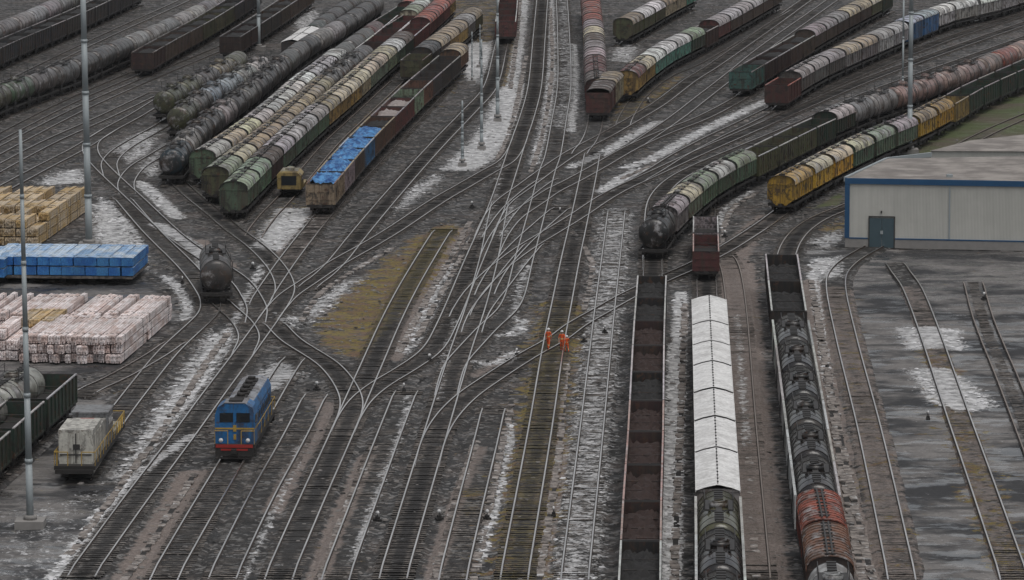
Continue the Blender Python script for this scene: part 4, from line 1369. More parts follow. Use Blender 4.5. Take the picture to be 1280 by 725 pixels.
def locomotive(label, p0, p1, L, col, roofcol, details=True):
    """nose at survey point p0, heading away to p1"""
    a, c = np.array(P(*p0)), np.array(P(*p1))
    d = (c - a) / np.linalg.norm(c - a)
    m = a + d * (L / 2 + 0.15)
    o = thing('diesel_locomotive', label, 'locomotive', (m[0], m[1], 0), math.atan2(d[1], d[0]))
    link('body', mk('loco_body%g' % L, ['obj', 'grime'], loco_body, L), o, col)
    rf = MB()
    h = L / 2
    rf.sweep([(1.2, 4.1), (0.78, 4.49), (-0.78, 4.49), (-1.2, 4.1)], [(-h + 0.3, 1, 0), (-h + 2.95, 1, 0)], 0, False, False, False)
    rf.sweep([(0.98, 3.99), (0.58, 4.15), (-0.58, 4.15), (-0.98, 3.99)], [(-h + 2.96, 1, 0), (h - .35, 1, 0)], 0, False, False, False)
    link('roof', rf.mesh('roof', [M['roof']]), o, roofcol)
    fr = link('frame', mk('loco_frame%g' % L, ['gear'], loco_frame, L), o)
    link('window', mk('loco_window%g' % L, ['glass'], loco_windows, L), o)
    if details:
        link('stripe', mk('loco_stripe%g' % L, ['yellow'], stripes, L), o)
        link('buffer_beam', mk('loco_beam%g' % L, ['red'], lambda b: (b.box(-h - 0.16, -h - 0.121, -1.38, 1.38, 1.22, 1.46), b.box(-h - 0.15, -h - .125, -1.0, 1.0, 1.0, 1.14))), o)
        link('handrail', mk('loco_rail%g' % L, ['yellow'], handrail, L), o)
        for s in (-1, 1):
            link('headlight', mk('lamp', ['white'], lamp), o, loc=(-h - 0.02, s * 1.0, 1.75))
    for s in (-1, 1):
        bgx = link('bogie', PR['bogie'], o, loc=(s * (h - 2.9), 0, 0))
        for q in (-1.5, 0, 1.5):
            link('wheelset', PR['wheelset'], bgx, loc=(q, 0, 0))
    for s in (-1, 1):
        cp = link('coupler', PR['coupler'], o, loc=(s * h, 0, -0.1))
        if s < 0:
            cp.rotation_euler = (0, 0, math.pi)
    return o


locomotive('blue diesel locomotive with yellow stripes and red buffer beam, facing the viewer', (293, 580), (347, 490), 16.0, (0.010, 0.105, 0.27, 1), (0.20, 0.21, 0.23, 1))
_a, _b = np.array(P(271, 384)), np.array(P(268, 345))
_d = (_b - _a) / np.linalg.norm(_b - _a)
_m = _a + _d * 7.2
wagon('T', 'chr', 0, _m, math.atan2(_d[1], _d[0]), 13.0, 'single dark tank wagon with a snowy top, on the curve beside the timber stacks', 'single tank wagon', 300)

# yellow railcar
a, c = np.array(P(361, 249)), np.array(P(385, 215))
d = (c - a) / np.linalg.norm(c - a)
m = a + d * 4.4
o = thing('maintenance_railcar', 'small yellow railcar with dark windows between the green hoppers and tarpaulin gondolas', 'railcar', (m[0], m[1], 0), math.atan2(d[1], d[0]))
b = MB()
b.sweep([(1.35, 1.15), (1.40, 2.9), (1.0, 3.35), (-1.0, 3.35), (-1.40, 2.9), (-1.35, 1.15)], [(-4.2, .95, 0.1), (-3.9, 1, 0), (-0.4, 1, 0)], 0)
b.box(-0.4, 4.2, -1.35, 1.35, 1.0, 1.35)
b.box(0.4, 1.8, -0.8, 0.8, 1.35, 2.2, 0)
link('body', b.mesh('body', [M['obj']]), o, (0.27, 0.20, 0.075, 1))
o.scale = (1, .96, .88)
b = MB()
b.box(-4.23, -4.17, -0.85, 0.85, 1.7, 2.85)
for s in (-1, 1):
    b.box(-3.6, -0.9, min(s * 1.385, s * 1.42), max(s * 1.385, s * 1.42), 2.1, 2.75)
link('window', b.mesh('window', [M['glass']]), o)
b = MB()
b.box(-3.8, -0.5, -0.95, 0.95, 3.36, 3.42)
b.box(-3.2, -2.4, -0.5, 0.5, 3.42, 3.7)
b.box(-1.7, -1.0, -0.4, 0.4, 3.42, 3.62)
link('roof', b.mesh('roof', [M['roof']]), o, (0.25, 0.23, 0.16, 1))
b = MB()
b.bar((2.6, 0, 1.35), (2.6, 0, 3.0), 0.12, n=8)
b.bar((2.6, 0, 3.0), (0.2, 0.3, 3.5), 0.09, n=8)
link('crane_arm', b.mesh('crane_arm', [M['obj']]), o, (0.10, 0.16, 0.12, 1))
for s in (-2.6, 2.6):
    link('wheelset', PR['wheelset'], o, loc=(s, 0, 0))

# grey track maintenance machine with yellow handrails
a, c = np.array(P(94, 603)), np.array(P(150, 524))
d = (c - a) / np.linalg.norm(c - a)
m = a + d * 9.0
o = thing('track_machine', 'grey boxy track maintenance machine with yellow handrails beside the dark green gondola', 'track machine', (m[0], m[1], 0), math.atan2(d[1], d[0]))
b = MB()
b.box(-9.3, 9.3, -1.5, 1.5, 0.95, 1.25)
b.box(-9.5, -9.3, -1.4, 1.4, 0.7, 1.0)
link('frame', b.mesh('frame', [M['gear']]), o)
b = MB()
b.box(-8.4, -3.4, -1.25, 1.25, 0.55, 3.75)
b.box(-8.46, -8.4, -1.15, 1.15, 1.9, 1.98, 1)
b.box(-8.45, -8.4, -0.03, 0.03, 1.3, 3.5, 1)
b.box(-8.44, -8.4, -0.3, 0.2, 2.3, 2.7, 1)
for k in range(4):
    x = -8.1 + k * 1.2
    b.box(x, x + 0.9, 1.25, 1.29, 1.6, 3.2, 1)
    b.box(x, x + 0.9, -1.29, -1.25, 1.5, 3.3, 0)
link('engine_hood', b.mesh('engine_hood', [M['obj'], M['strap']]), o, (0.42, 0.41, 0.37, 1))
b = MB()
b.box(-3.2, -0.4, -1.2, 1.2, 1.25, 3.3)
b.box(-3.0, -1.0, -0.9, 0.9, 3.3, 3.42)
b.box(-2.6, -1.4, -0.5, 0.5, 3.42, 3.46, 1)
link('middle_hood', b.mesh('middle_hood', [M['obj'], M['red']]), o, (0.36, 0.35, 0.32, 1))
b = MB()
b.box(0, 3.4, -1.3, 1.3, 1.25, 3.55)
b.box(-0.05, 3.5, -1.38, 1.38, 3.55, 3.66)
link('cab', b.mesh('cab', [M['obj']]), o, (0.17, 0.175, 0.18, 1))
b = MB()
b.box(-0.04, 0.0, -1.0, 1.0, 2.8, 3.3)
for s in (-1, 1):
    b.box(0.4, 3.0, min(s * 1.305, s * 1.33), max(s * 1.305, s * 1.33), 2.6, 3.2)
link('window', b.mesh('window', [M['glass']]), o)
b = MB()
b.box(4.0, 8.9, -1.3, 1.3, 1.25, 1.5)
b.box(4.4, 6.0, -0.7, 0.7, 1.5, 2.3)
b.bar((6.6, -1.0, 1.5), (8.4, 0.4, 2.5), 0.15, n=8)
b.bar((6.6, 1.0, 1.5), (8.4, 0.4, 2.5), 0.15, n=8)
link('crane_deck', b.mesh('crane_deck', [M['obj']]), o, (0.25, 0.23, 0.17, 1))
for nm, LL, dx in (('handrail', 18.4, 0),):
    mbh = MB()
    handrail(mbh, LL, 12, 1.48, 1.25)
    for q in (5.0, 6.2, 7.4):
        mbh.bar((q, 1.48, 1.25), (q + 0.9, 1.48, 2.25), 0.045)
        mbh.bar((q, -1.48, 1.25), (q + 0.9, -1.48, 2.25), 0.045)
    mbh.bar((-9.1, 1.3, 0.7), (-9.1, 1.3, 2.4), 0.05)
    link('handrail', mbh.mesh('handrail', [M['yellow']]), o)
for s in (-1, 1):
    bgx = link('bogie', PR['bogie'], o, loc=(s * 6.4, 0, 0))
    for q in (-0.9, 0.9):
        link('wheelset', PR['wheelset'], bgx, loc=(q, 0, 0))

# ------------------------------------------------------------------ cargo: tarpaulins and bulk heaps in the gondolas
M['tarp'] = None


def tarp_mat():
    m, t, b = new_mat('blue_tarpaulin')
    g = N(t)
    p = g.coord('Object')
    n = g.noise(p, 1.1, 4, 0.7, 0.6)
    c = g.mix(g.ramp(n, 0.38, 0.62), (0.008, 0.055, 0.19, 1), (0.08, 0.25, 0.50, 1))
    c = g.mix(g.math('MULTIPLY', g.ramp(g.noise(p, 0.9, 5, 0.75), 0.62, 0.72), 0.55), c, (0.40, 0.46, 0.50, 1))
    g.put(b.inputs['Base Color'], c)
    b.inputs['Roughness'].default_value = 0.45
    g.bump(b, n, 0.25, 0.8)
    return m


M['tarp'] = tarp_mat()


def heap_mesh(name, L, W, z0, zh, rough, mat, nx=26, ny=9, seed=1):
    r = np.random.default_rng(seed)
    vs, fs = [], []
    for i in range(nx + 1):
        for j in range(ny + 1):
            x, y = -L / 2 + L * i / nx, -W / 2 + W * j / ny
            e = min(1, 4 * min(i, nx - i) / nx) * math.sin(math.pi * j / ny) ** 0.5
            vs.append((x, y, z0 + zh * e * (0.7 + 0.3 * math.sin(x * 1.3 + seed)) + r.normal(0, rough)))
    for i in range(nx):
        for j in range(ny):
            k = i * (ny + 1) + j
            fs.append((k, k + ny + 1, k + ny + 2, k + 1))
    mb = MB()
    mb.add(vs, fs, 0, True)
    return mb.mesh(name, [mat])


GON = [cr for cr in CARS if cr[2].name.startswith('gondola_wagon') and 'tarpaulin gondola train' in cr[2]['label']]
for k in range(5):
    q = GON[k][2]
    Lq = 10.4 if k else 7.6
    off = 0 if k else 1.3
    t = link('tarpaulin', heap_mesh('tarpaulin', Lq, 2.78, 3.30, 0.62, 0.09, M['tarp'], 30, 10, k + 3))
    t.location = q.location + Vector((math.cos(q.rotation_euler.z) * off, math.sin(q.rotation_euler.z) * off, 0))
    t.rotation_euler = q.rotation_euler
    tag(t, 'crumpled blue tarpaulin covering the %s gondola of the row behind the small yellow railcar' % ORD[k], 'tarpaulin', 'blue tarpaulins over gondolas')
for k, (zh, mt, lb) in {5: (0.3, 'coal', 'dark scrap heap in the gondola just beyond the blue tarpaulins'), 6: (0.6, 'white', 'pale frosted heap in the first maroon gondola beyond the blue tarpaulins'),
                        7: (0.7, 'white', 'pale frosted heap in the second maroon gondola beyond the blue tarpaulins')}.items():
    q = GON[k][2]
    mt = M['coal'] if mt == 'coal' else plain('frosted_load', (0.24, 0.21, 0.20, 1), 0.9, 0, 0.6, 2.5)
    t = link('scrap_heap', heap_mesh('scrap_heap', 9.7, 2.66, 2.9, zh, 0.1, mt, 24, 8, k))
    t.location, t.rotation_euler = q.location, q.rotation_euler
    tag(t, lb, 'scrap heap')
M['scrap'] = plain('brown_scrap', (0.026, 0.014, 0.0115, 1), .9, 0, .7, 3)
# dark bulk heaps in the long brown train and the curved train
seed = 20
for key in ('long brown train', 'long curved train', 'ochre and teal', 'rust brown gondola train', 'far left slate', 'dark maroon gondola train'):
    for cr in CARS:
        if cr[2].name.startswith('gondola_wagon') and key in cr[2]['label'] and 'teal open' not in cr[2]['label']:
            seed += 1
            q = cr[2]
            t = link('coal_heap', heap_mesh('coal_heap', 9.9, 2.7, 2.95, 0.5, 0.08, M['coal'], 18, 7, seed))
            t.location, t.rotation_euler = q.location, q.rotation_euler
            lab = q['label']
            tag(t, 'coal heap in ' + lab.replace(' open gondola,', ' gondola,').replace('from near end of', 'in'), 'coal heap', 'coal heaps in gondolas')

# the long open rows are filled with dark scrap almost to the rim
for key, lo in (('long open gondola row', 'dark scrap heap in gondola'), ('open black gondolas', 'black scrap heap in gondola')):
    for cr in CARS:
        if key in cr[2]['label']:
            seed += 1
            q = cr[2]
            mt = M['scrap'] if 'maroon' in q['label'] else M['coal']
            t = link('scrap_heap', heap_mesh('scrap_heap', 13.2, 2.72, 2.66, 0.22, 0.17, mt, 40, 9, seed))
            t.location, t.rotation_euler, t.scale = q.location, q.rotation_euler, q.scale
            tag(t, lo + ', ' + q['label'].split(', ')[1].replace('from near end of', 'in the'), 'scrap heap', 'scrap heaps in the long open rows')

# ------------------------------------------------------------------ timber yard
def pack_mat(name, c1, c2, wrap=0.5):
    m, t, b = new_mat(name)
    g = N(t)
    p = g.coord('Object')
    rnd = g.info('Random')
    st = g.noise(g.mapping(p, (0.15, 6.0, 6.0)), 1.4, 3, 0.7)
    off = g.node("ShaderNodeVectorMath", operation='ADD')
    g.put(off.inputs[0], p)
    cmb = g.node("ShaderNodeCombineXYZ")
    g.put(cmb.inputs[0], g.math('MULTIPLY', rnd, 77.0))
    g.put(off.inputs[1], cmb.outputs[0])
    bl = g.noise(off.outputs[0], 0.5, 4, 0.7)
    c = g.mix(g.ramp(bl, 0.38, 0.62), c1, c2)
    c = g.mix(1.0, c, g.math('ADD', g.math('MULTIPLY', g.ramp(st, .3, .7), 0.8), 0.5), 'MULTIPLY')
    c = g.mix(1.0, c, g.math('ADD', g.math('MULTIPLY', rnd, 0.35), 0.82), 'MULTIPLY')
    g.put(b.inputs['Base Color'], c)
    b.inputs['Roughness'].default_value = 0.6
    g.bump(b, st, 0.05, 0.7)
    return m


M['pk_pink'] = pack_mat('pale_timber', (0.86, 0.79, 0.78, 1), (0.60, 0.47, 0.43, 1))
M['pk_yel'] = pack_mat('yellow_timber', (0.44, 0.30, 0.13, 1), (0.50, 0.41, 0.30, 1))
M['pk_blue'] = pack_mat('blue_wrapped_timber', (0.016, 0.115, 0.37, 1), (0.05, 0.21, 0.46, 1))
M['pk_lblue'] = pack_mat('blue_wrap_top', (0.20, 0.34, 0.54, 1), (0.46, 0.53, 0.60, 1))


def pack_mesh(name, L, W, H, mats, layers=4, wrap=False):
    mb = MB()
    r = random.Random(len(name) * 7 + int(L * 10) + layers)
    if wrap:
        mb.box(-L / 2, L / 2, -W / 2, W / 2, 0.08, H - 0.02, 0)
        n = 10
        vs, fs = [], []
        for i in range(n + 1):
            for j in range(4):
                vs.append((-L / 2 - .02 + (L + .04) * i / n, (W / 2 + .02) * (-1, -.4, .4, 1)[j], H - .02 + (r.random() * 0.07 if 0 < j < 3 else 0.0)))
        for i in range(n):
            for j in range(3):
                k = i * 4 + j
                fs.append((k, k + 4, k + 5, k + 1))
        mb.add(vs, fs, 1)
    else:
        nb = 5
        for l in range(layers):
            for j in range(nb):
                y = -W / 2 + W * j / nb
                e = r.uniform(0, 0.22)
                z0, z1 = 0.08 + (H - .08) * l / layers, 0.08 + (H - .08) * (l + 1) / layers
                mb.box(-L / 2 + e, L / 2 - r.uniform(0, .22), y + 0.012, y + W / nb - 0.012, z0 + .008, z1 - 0.008 + (r.uniform(-.03, .04) if l == layers - 1 else 0), 0)
    for x in (-L * .36, L * .36):
        mb.box(x - .03, x + .03, -W / 2 - .012, W / 2 + .012, 0, H + .012, 2)
    return mb.mesh(name, [M[k] for k in mats])


def stack(name, p0, p1, nx, ny, nz, W, L, H, mats, label, cat, group, wrap=False, keep=None, zbase=0.0, miss=0.06, layers=4, rag=.05):
    """packs lying along p0 -> p1; nx rows side by side leftwards, ny end to end, nz high"""
    a, c = np.array(P(*p0)), np.array(P(*p1))
    d = (c - a) / np.linalg.norm(c - a)
    s = np.array((-d[1], d[0]))
    ms = [pack_mesh(name, L, W * .95, H, mats, layers, wrap) for _ in range(1)]
    top = {}
    for i in range(nx):
        for j in range(ny):
            hh = nz - (1 if random.random() < miss * 2 else 0)
            for k in range(hh):
                if keep and not keep(i, j, k):
                    continue
                q = a + d * (L + .25) * (j + .5) + s * W * (i + .5)
                o = link(name, ms[0])
                o.location = (q[0] + random.uniform(-.04, .04), q[1] + random.uniform(-rag, rag), zbase + k * (H + .03))
                o.rotation_euler = (0, 0, math.atan2(d[1], d[0]) + random.uniform(-.012, .012))
                tag(o, label, cat, group)


stack('timber_pack', (151, 456), (221, 396), 35, 2, 3, .48, 12.6, 0.76, ['pk_pink', 'pk_pink', 'strap'], 'pale pinkish timber pack in the big stack below the blue wrapped packs', 'timber pack', 'pale timber packs', keep=lambda i, j, k: i < 18 or j > 0, miss=.05, rag=.6)
stack('timber_pack', (66, 436), (100, 408), 3, 1, 3, 1.05, 7.0, 0.80, ['pk_yel', 'pk_pink', 'strap'], 'yellow timber pack among the pale pinkish stack beside the thin mast', 'timber pack', 'yellow timber packs beside the thin mast')
stack('timber_pack', (22, 452), (60, 420), 4, 1, 3, 1.05, 8.6, 0.85, ['pk_pink', 'pk_pink', 'strap'], 'weathered pinkish timber pack in the stack behind the thin mast', 'timber pack', 'weathered timber packs behind the thin mast')
stack('timber_pack', (48, 308), (107, 266), 8, 5, 3, 1.15, 5.6, 0.85, ['pk_yel', 'pk_yel', 'strap'], 'yellow timber pack in the stack beyond the blue wrapped packs', 'timber pack', 'yellow timber packs', keep=lambda i, j, k: True)
stack('wrapped_timber_pack', (166, 356), (189, 336), 12, 1, 2, 1.14, 9.6, 0.88, ['pk_blue', 'pk_lblue', 'strap'], 'blue wrapped timber pack on the flat wagon between the timber stacks', 'timber pack', 'blue wrapped timber packs', wrap=True, zbase=.75, miss=0)
stack('wrapped_timber_pack', (5, 358), (30, 338), 4, 1, 2, 1.14, 9.6, 0.88, ['pk_blue', 'pk_lblue', 'strap'], 'blue wrapped timber pack on the second platform, beside the thin mast', 'timber pack', 'blue wrapped packs beside the thin mast', wrap=True, zbase=.75, miss=0)
# the low platform wagon under the blue packs
a, c = np.array(P(166, 356)), np.array(P(189, 336))
d = (c - a) / np.linalg.norm(c - a)
s = np.array((-d[1], d[0]))
for (n_, off, wd, lab) in ((0, 0.0, 13.8, 'dark low platform carrying the blue wrapped timber packs'), (1, 14.3, 5.2, 'dark low platform beside the thin mast, carrying blue wrapped packs')):
    q = a + d * 4.9 + s * (off + wd / 2)
    o = thing('loading_platform', lab, 'loading platform', (q[0], q[1], 0), math.atan2(d[1], d[0]))
    b = MB()
    b.box(-5.0, 5.0, -wd / 2, wd / 2, 0.54, 0.74)
    link('deck', b.mesh('deck', [M['sleeper']]), o)
    for y in np.linspace(-wd / 2 + 1.2, wd / 2 - 1.2, max(2, int(wd / 2.6))):
        for x in (-3.6, 3.6):
            b = MB()
            b.box(x - .25, x + .25, y - .3, y + .3, 0, 0.54)
            link('leg', b.mesh('leg', [M['gear']]), o)

# ------------------------------------------------------------------ warehouse
M['clad'] = None


def clad():
    m, t, b = new_mat('grey_wall_cladding')
    g = N(t)
    p = g.coord('Object')
    n = g.noise(p, 0.25, 4, 0.6)
    st = g.noise(g.mapping(p, (1.6, 1.6, 0.06)), 1.0, 4, 0.7)
    c = g.mix(g.ramp(n, .35, .65), (0.40, 0.397, 0.365, 1), (0.45, 0.445, 0.41, 1))
    c = g.mix(1.0, c, g.math('ADD', g.math('MULTIPLY', st, 0.35), 0.82), 'MULTIPLY')
    g.put(b.inputs['Base Color'], c)
    b.inputs['Roughness'].default_value = 0.6
    wv = g.node("ShaderNodeTexWave")
    g.put(wv.inputs['Vector'], p)
    wv.inputs['Scale'].default_value = 2.2
    g.bump(b, wv.outputs[1], 0.03, 0.5)
    return m


def felt():
    m, t, b = new_mat('felt_roofing')
    g = N(t)
    p = g.coord('Object')
    n = g.noise(p, 0.3, 5, 0.65)
    n2 = g.noise(g.mapping(p, (0.25, 1, 1)), 0.9, 4, 0.7)
    c = g.mix(g.ramp(n, .38, .64), (0.150, 0.133, 0.120, 1), (0.27, 0.245, 0.222, 1))
    c = g.mix(g.math('MULTIPLY', g.ramp(n2, .58, .72), .6), c, (0.40, 0.37, 0.35, 1))
    c = g.mix(g.math('MULTIPLY', g.ramp(n2, .40, .30), .5), c, (0.05, 0.045, 0.04, 1))
    g.put(b.inputs['Base Color'], c)
    b.inputs['Roughness'].default_value = 0.7
    g.bump(b, n2, .03, .5)
    return m


M['clad'], M['felt'] = clad(), felt()
M['blue_trim'] = plain('blue_trim', (0.010, 0.062, 0.145, 1), 0.5, 0, .2, .6)
M['door'] = plain('blue_grey_door', (0.045, 0.075, 0.090, 1), 0.55, 0, .15, .8)
WH = 6.9
A0, A1 = np.array(P(1057.5, 309)), np.array(P(1400, 316))
B0, B1 = np.array(P(1110, 199, WH)), np.array(P(1400, 194, WH))
C0, C1, C2 = np.array(P(1165, 192.5, WH)), np.array(P(1215, 178, WH)), np.array(P(1420, 155, WH))
o = thing('warehouse', 'long grey warehouse with blue trim, blue grey double doors and flat brown roof', 'warehouse', (A0[0], A0[1], 0))
rel = lambda p, z: (p[0] - A0[0], p[1] - A0[1], z)
ring1 = [A0, A1, B1, B0]
b = MB()
zb = 0.95
for i in range(4):
    p, q = ring1[i], ring1[(i + 1) % 4]
    b.add([rel(p, zb), rel(q, zb), rel(q, WH), rel(p, WH)], [(0, 1, 2, 3)])
link('wall', b.mesh('wall', [M['clad']]), o)
dirf = (A1 - A0) / np.linalg.norm(A1 - A0)
nf = np.array((dirf[1], -dirf[0]))                           # towards the viewer


def front(u0, u1, z0, z1, out, th=0.06):
    """slab on the front wall between distances u0..u1"""
    p, q = A0 + dirf * u0 + nf * out, A0 + dirf * u1 + nf * out
    p2, q2 = p - nf * th, q - nf * th
    v = [rel(p2, z0), rel(q2, z0), rel(q, z0), rel(p, z0), rel(p2, z1), rel(q2, z1), rel(q, z1), rel(p, z1)]
    return v, [(4, 5, 6, 7), (0, 1, 5, 4), (1, 2, 6, 5), (2, 3, 7, 6), (3, 0, 4, 7), (3, 2, 1, 0)]


px1 = lambda u: (u - 1057.5) / 223.0 * float(np.linalg.norm(np.array(P(1280, 313.5)) - A0))
b = MB()
b.add(*front(-0.1, 60, 0, zb, 0.10, 0.4))
pA, pB = A0, B0
b.add([rel(pA + np.array((-.1, 0)), 0), rel(pB + np.array((-.1, 0)), 0), rel(pB + np.array((-.1, 0)), zb), rel(pA + np.array((-.1, 0)), zb)], [(0, 1, 2, 3)])
link('plinth', b.mesh('plinth', [M['concrete']]), o)
b = MB()
b.add(*front(-0.15, 60, WH - 0.50, WH + 0.06, 0.16, 0.16))
b.add(*front(-0.15, 0.32, zb, WH - 0.50, 0.14, 0.14))
b.add(*front(0.32, px1(1085), zb - 0.06, zb + 0.06, 0.13, 0.12))
b.add(*front(px1(1119), 60, zb - 0.06, zb + 0.06, 0.13, 0.12))
link('trim', b.mesh('trim', [M['blue_trim']]), o)
b = MB()
b.add(*front(px1(1087), px1(1102.3), 0.05, 3.0, 0.12, 0.1))
b.add(*front(px1(1102.7), px1(1117.5), 0.05, 3.0, 0.12, 0.1))
dr = link('door', b.mesh('door', [M['door']]), o)
b = MB()
b.add(*front(px1(1085.6), px1(1087), 0, 3.1, 0.15, 0.13))
b.add(*front(px1(1117.5), px1(1118.9), 0, 3.1, 0.15, 0.13))
b.add(*front(px1(1085.6), px1(1118.9), 3.1, 3.2, 0.15, 0.13))
link('frame', b.mesh('frame', [M['strap']]), dr)
b = MB()
b.add(*front(px1(1100.5), px1(1104.0), 1.4, 1.75, 0.17, 0.04))
link('handle', b.mesh('handle', [M['galv']]), dr)
b = MB()
b.add(*front(px1(1101), px1(1102.5), 3.5, 3.75, 0.35, 0.3))
link('lamp', b.mesh('lamp', [M['strap']]), o)
b = MB()
b.add(*front(px1(1186), px1(1188), zb, WH - .62, 0.10, 0.08))
link('downpipe', b.mesh('downpipe', [M['galv']]), o)
b = MB()
b.add([rel(A0, WH + .07), rel(A1, WH + .07), rel(B1, WH + .07), rel(B0, WH + .07)], [(0, 1, 2, 3)])
link('roof', b.mesh('roof', [M['felt']]), o)
b = MB()                                                     # verge along the left edge, seams
for (p, q, wd, z0, z1) in ((A0, B0, .3, WH - .3, WH + .16), (B0, C0, .3, WH - .3, WH + .16)):
    dd = (q - p) / np.linalg.norm(q - p)
    nn = np.array((-dd[1], dd[0])) * wd
    v = [rel(p, z0), rel(q, z0), rel(q + nn, z0), rel(p + nn, z0), rel(p, z1), rel(q, z1), rel(q + nn, z1), rel(p + nn, z1)]
    b.add(v, [(4, 5, 6, 7), (0, 1, 5, 4), (1, 2, 6, 5), (2, 3, 7, 6), (3, 0, 4, 7), (3, 2, 1, 0)])
link('verge', b.mesh('verge', [M['galv']]), o)
b = MB()
sp_ = np.array(P(1187, 222.5, WH))
b.box(sp_[0] - A0[0] - .3, sp_[0] - A0[0] + .3, sp_[1] - A0[1] - .1, sp_[1] - A0[1] + .5, WH + .075, WH + .35)
link('roof_outlet', b.mesh('roof_outlet', [M['galv']]), o)
o2 = thing('rear_hall', 'rear hall of the warehouse with its own brown roof, stepped up behind the long one', 'warehouse', (C0[0], C0[1], 0))
rel2 = lambda p, z: (p[0] - C0[0], p[1] - C0[1], z)
rg = [C0 + np.array((0, 1.2)), B1 + np.array((0, 1.2)), C2, C1]
b = MB()
for i in range(4):
    p, q = rg[i], rg[(i + 1) % 4]
    b.add([rel2(p, 0), rel2(q, 0), rel2(q, WH + .2), rel2(p, WH + .2)], [(0, 1, 2, 3)])
link('wall', b.mesh('wall', [M['clad']]), o2)
b = MB()
b.add([rel2(rg[0] + np.array((-.2, -.2)), WH + .21), rel2(rg[1] + np.array((0, -.2)), WH + .21), rel2(C2, WH + .21), rel2(C1 + np.array((-.2, 0)), WH + .21)], [(0, 1, 2, 3)])
link('roof', b.mesh('roof', [M['felt']]), o2)

# ------------------------------------------------------------------ masts
def mast(label, u, v, h, r0, r1, top=True, lean=(0, 0), lattice=False, name='lamp_mast'):
    x, y = P(u, v)
    o = thing(name, label, 'mast', (x, y, 0))
    b = MB()
    n = 6
    for k in range(n):
        z0, z1 = h * k / n, h * (k + 1) / n
        ra, rb = r0 + (r1 - r0) * k / n, r0 + (r1 - r0) * (k + 1) / n
        b.bar((lean[0] * z0, lean[1] * z0, z0), (lean[0] * z1, lean[1] * z1, z1), ra, 0, 12, rb)
        if k:
            b.bar((lean[0] * z0, 0, z0 - .15), (lean[0] * z0, 0, z0 + .15), ra * 1.18, 0, 12)
    link('pole', b.mesh('pole', [M['galv']]), o)
    b = MB()
    b.box(-1.0 if h > 20 else -.5, 1.0 if h > 20 else .5, -1.0 if h > 20 else -.5, 1.0 if h > 20 else .5, -0.1, 0.5 if h > 20 else .35)
    b.bar((0, 0, .5), (0, 0, .8), r0 * 1.8, 0, 12)
    link('footing', b.mesh('footing', [M['concrete']]), o)
    if top:
        b = MB()
        b.box(lean[0] * h - 1.1, lean[0] * h + 1.1, -.12, .12, h, h + .15)
        link('lamp_bar', b.mesh('lamp_bar', [M['galv']]), o)
        for q in (-.8, 0, .8):
            b = MB()
            b.box(lean[0] * h + q - .25, lean[0] * h + q + .25, -.35, -.12, h - .1, h + .35)
            link('floodlight', b.mesh('floodlight', [M['strap']]), o)
    return o


mast('tall grey lamp mast standing between the yellow timber stacks and the western main track', 111.5, 309, 31, .36, .26, True, (-.012, 0))
mast('slim grey lamp mast in the wet concrete corner beside the grey machine', 38, 658, 27.5, .26, .11, False, (-.011, 0))
mast('tall lamp mast beyond the olive tank wagons', 323.5, 62, 30, .27, .2)
mast('lamp mast at the grassy bank behind the warehouse', 1137, 191, 33, .29, .22)
mast('thin mast between the pink tank wagons and yellow hoppers', 1128, 146, 30, .13, .1, False)
mast('slender mast on the snow patch, middle one with the wide footing', 602, 186, 13.0, .22, .10, False)
mast('short dark mast at the lower tip of the snow patch', 578, 207, 7.5, .20, .10, False)
mast('stout mast on a dark mound at the upper right of the snow patch', 622, 151, 16, .26, .12, False)
mast('thin pole beside the pale snow square beyond the tarpaulin gondolas', 590, 104, 7, .10, .07, False)
mast('thin pole at the centre of the pale snow square', 600, 84, 6, .10, .07, False)

# ------------------------------------------------------------------ switch stands, small signals, dwarf posts
def stand(u, v, label, col='strap', h=1.0):
    x, y = P(u, v)
    o = thing('switch_stand', label, 'switch stand', (x, y, 0), random.uniform(0, 3), 'switch stands')
    b = MB()
    b.box(-.45, .45, -.25, .25, 0.05, .30)
    b.box(-.2, .2, -.2, .2, .3, .55)
    link('base', b.mesh('base', [M['gear']]), o)
    b = MB()
    b.bar((0, 0, .5), (0, 0, h), .06, 0, 8)
    b.bar((0, 0, .55), (.8, .1, .85), .05, 0, 6)
    link('lever', b.mesh('lever', [M[col]]), o)
    b = MB()
    b.bar((0, -.09, h), (0, .09, h), .22, 0, 12)
    link('target', b.mesh('target', [M['white']]), o)
    o.scale = (.62, .62, .62)


for u, v, lab in [(505, 490, 'switch stand with dark box beside the start of the track right of the moss'), (316, 337, 'dark switch stand right of the snow topped tank wagon'),
                  (396, 488, 'switch stand where the muddy short track ends'), (472, 652, 'mossy switch stand between the two muddy near tracks'),
                  (549, 650, 'switch stand beside the pinkish strip left of the mossy track'), (609, 650, 'switch stand at the right rail of the muddy near track'),
                  (756, 417, 'post like switch stand on the snow beside the crossover'), (730, 428, 'switch stand with white disc right of the orange workers'),
                  (646, 446, 'switch stand below the crossover left of the workers'), (692, 646, 'switch stand at the mossy track edge'),
                  (537, 453, 'switch stand between the two lower crossovers'), (906, 297, 'white topped switch stand right of the maroon gondola'),
                  (700, 268, 'rusty switch stand between the middle main tracks'), (810, 129, 'switch stand beside the ochre hopper end'),
                  (590, 260, 'switch stand at the tip of the moss patch'), (1160, 525, 'low stand in the concrete yard beside the snow slab'),
                  (1230, 375, 'leaning low stand at the far side of the yard'), (228, 355, 'switch stand at the snowy bend beside the snow topped tank wagon')]:
    stand(u, v, lab)

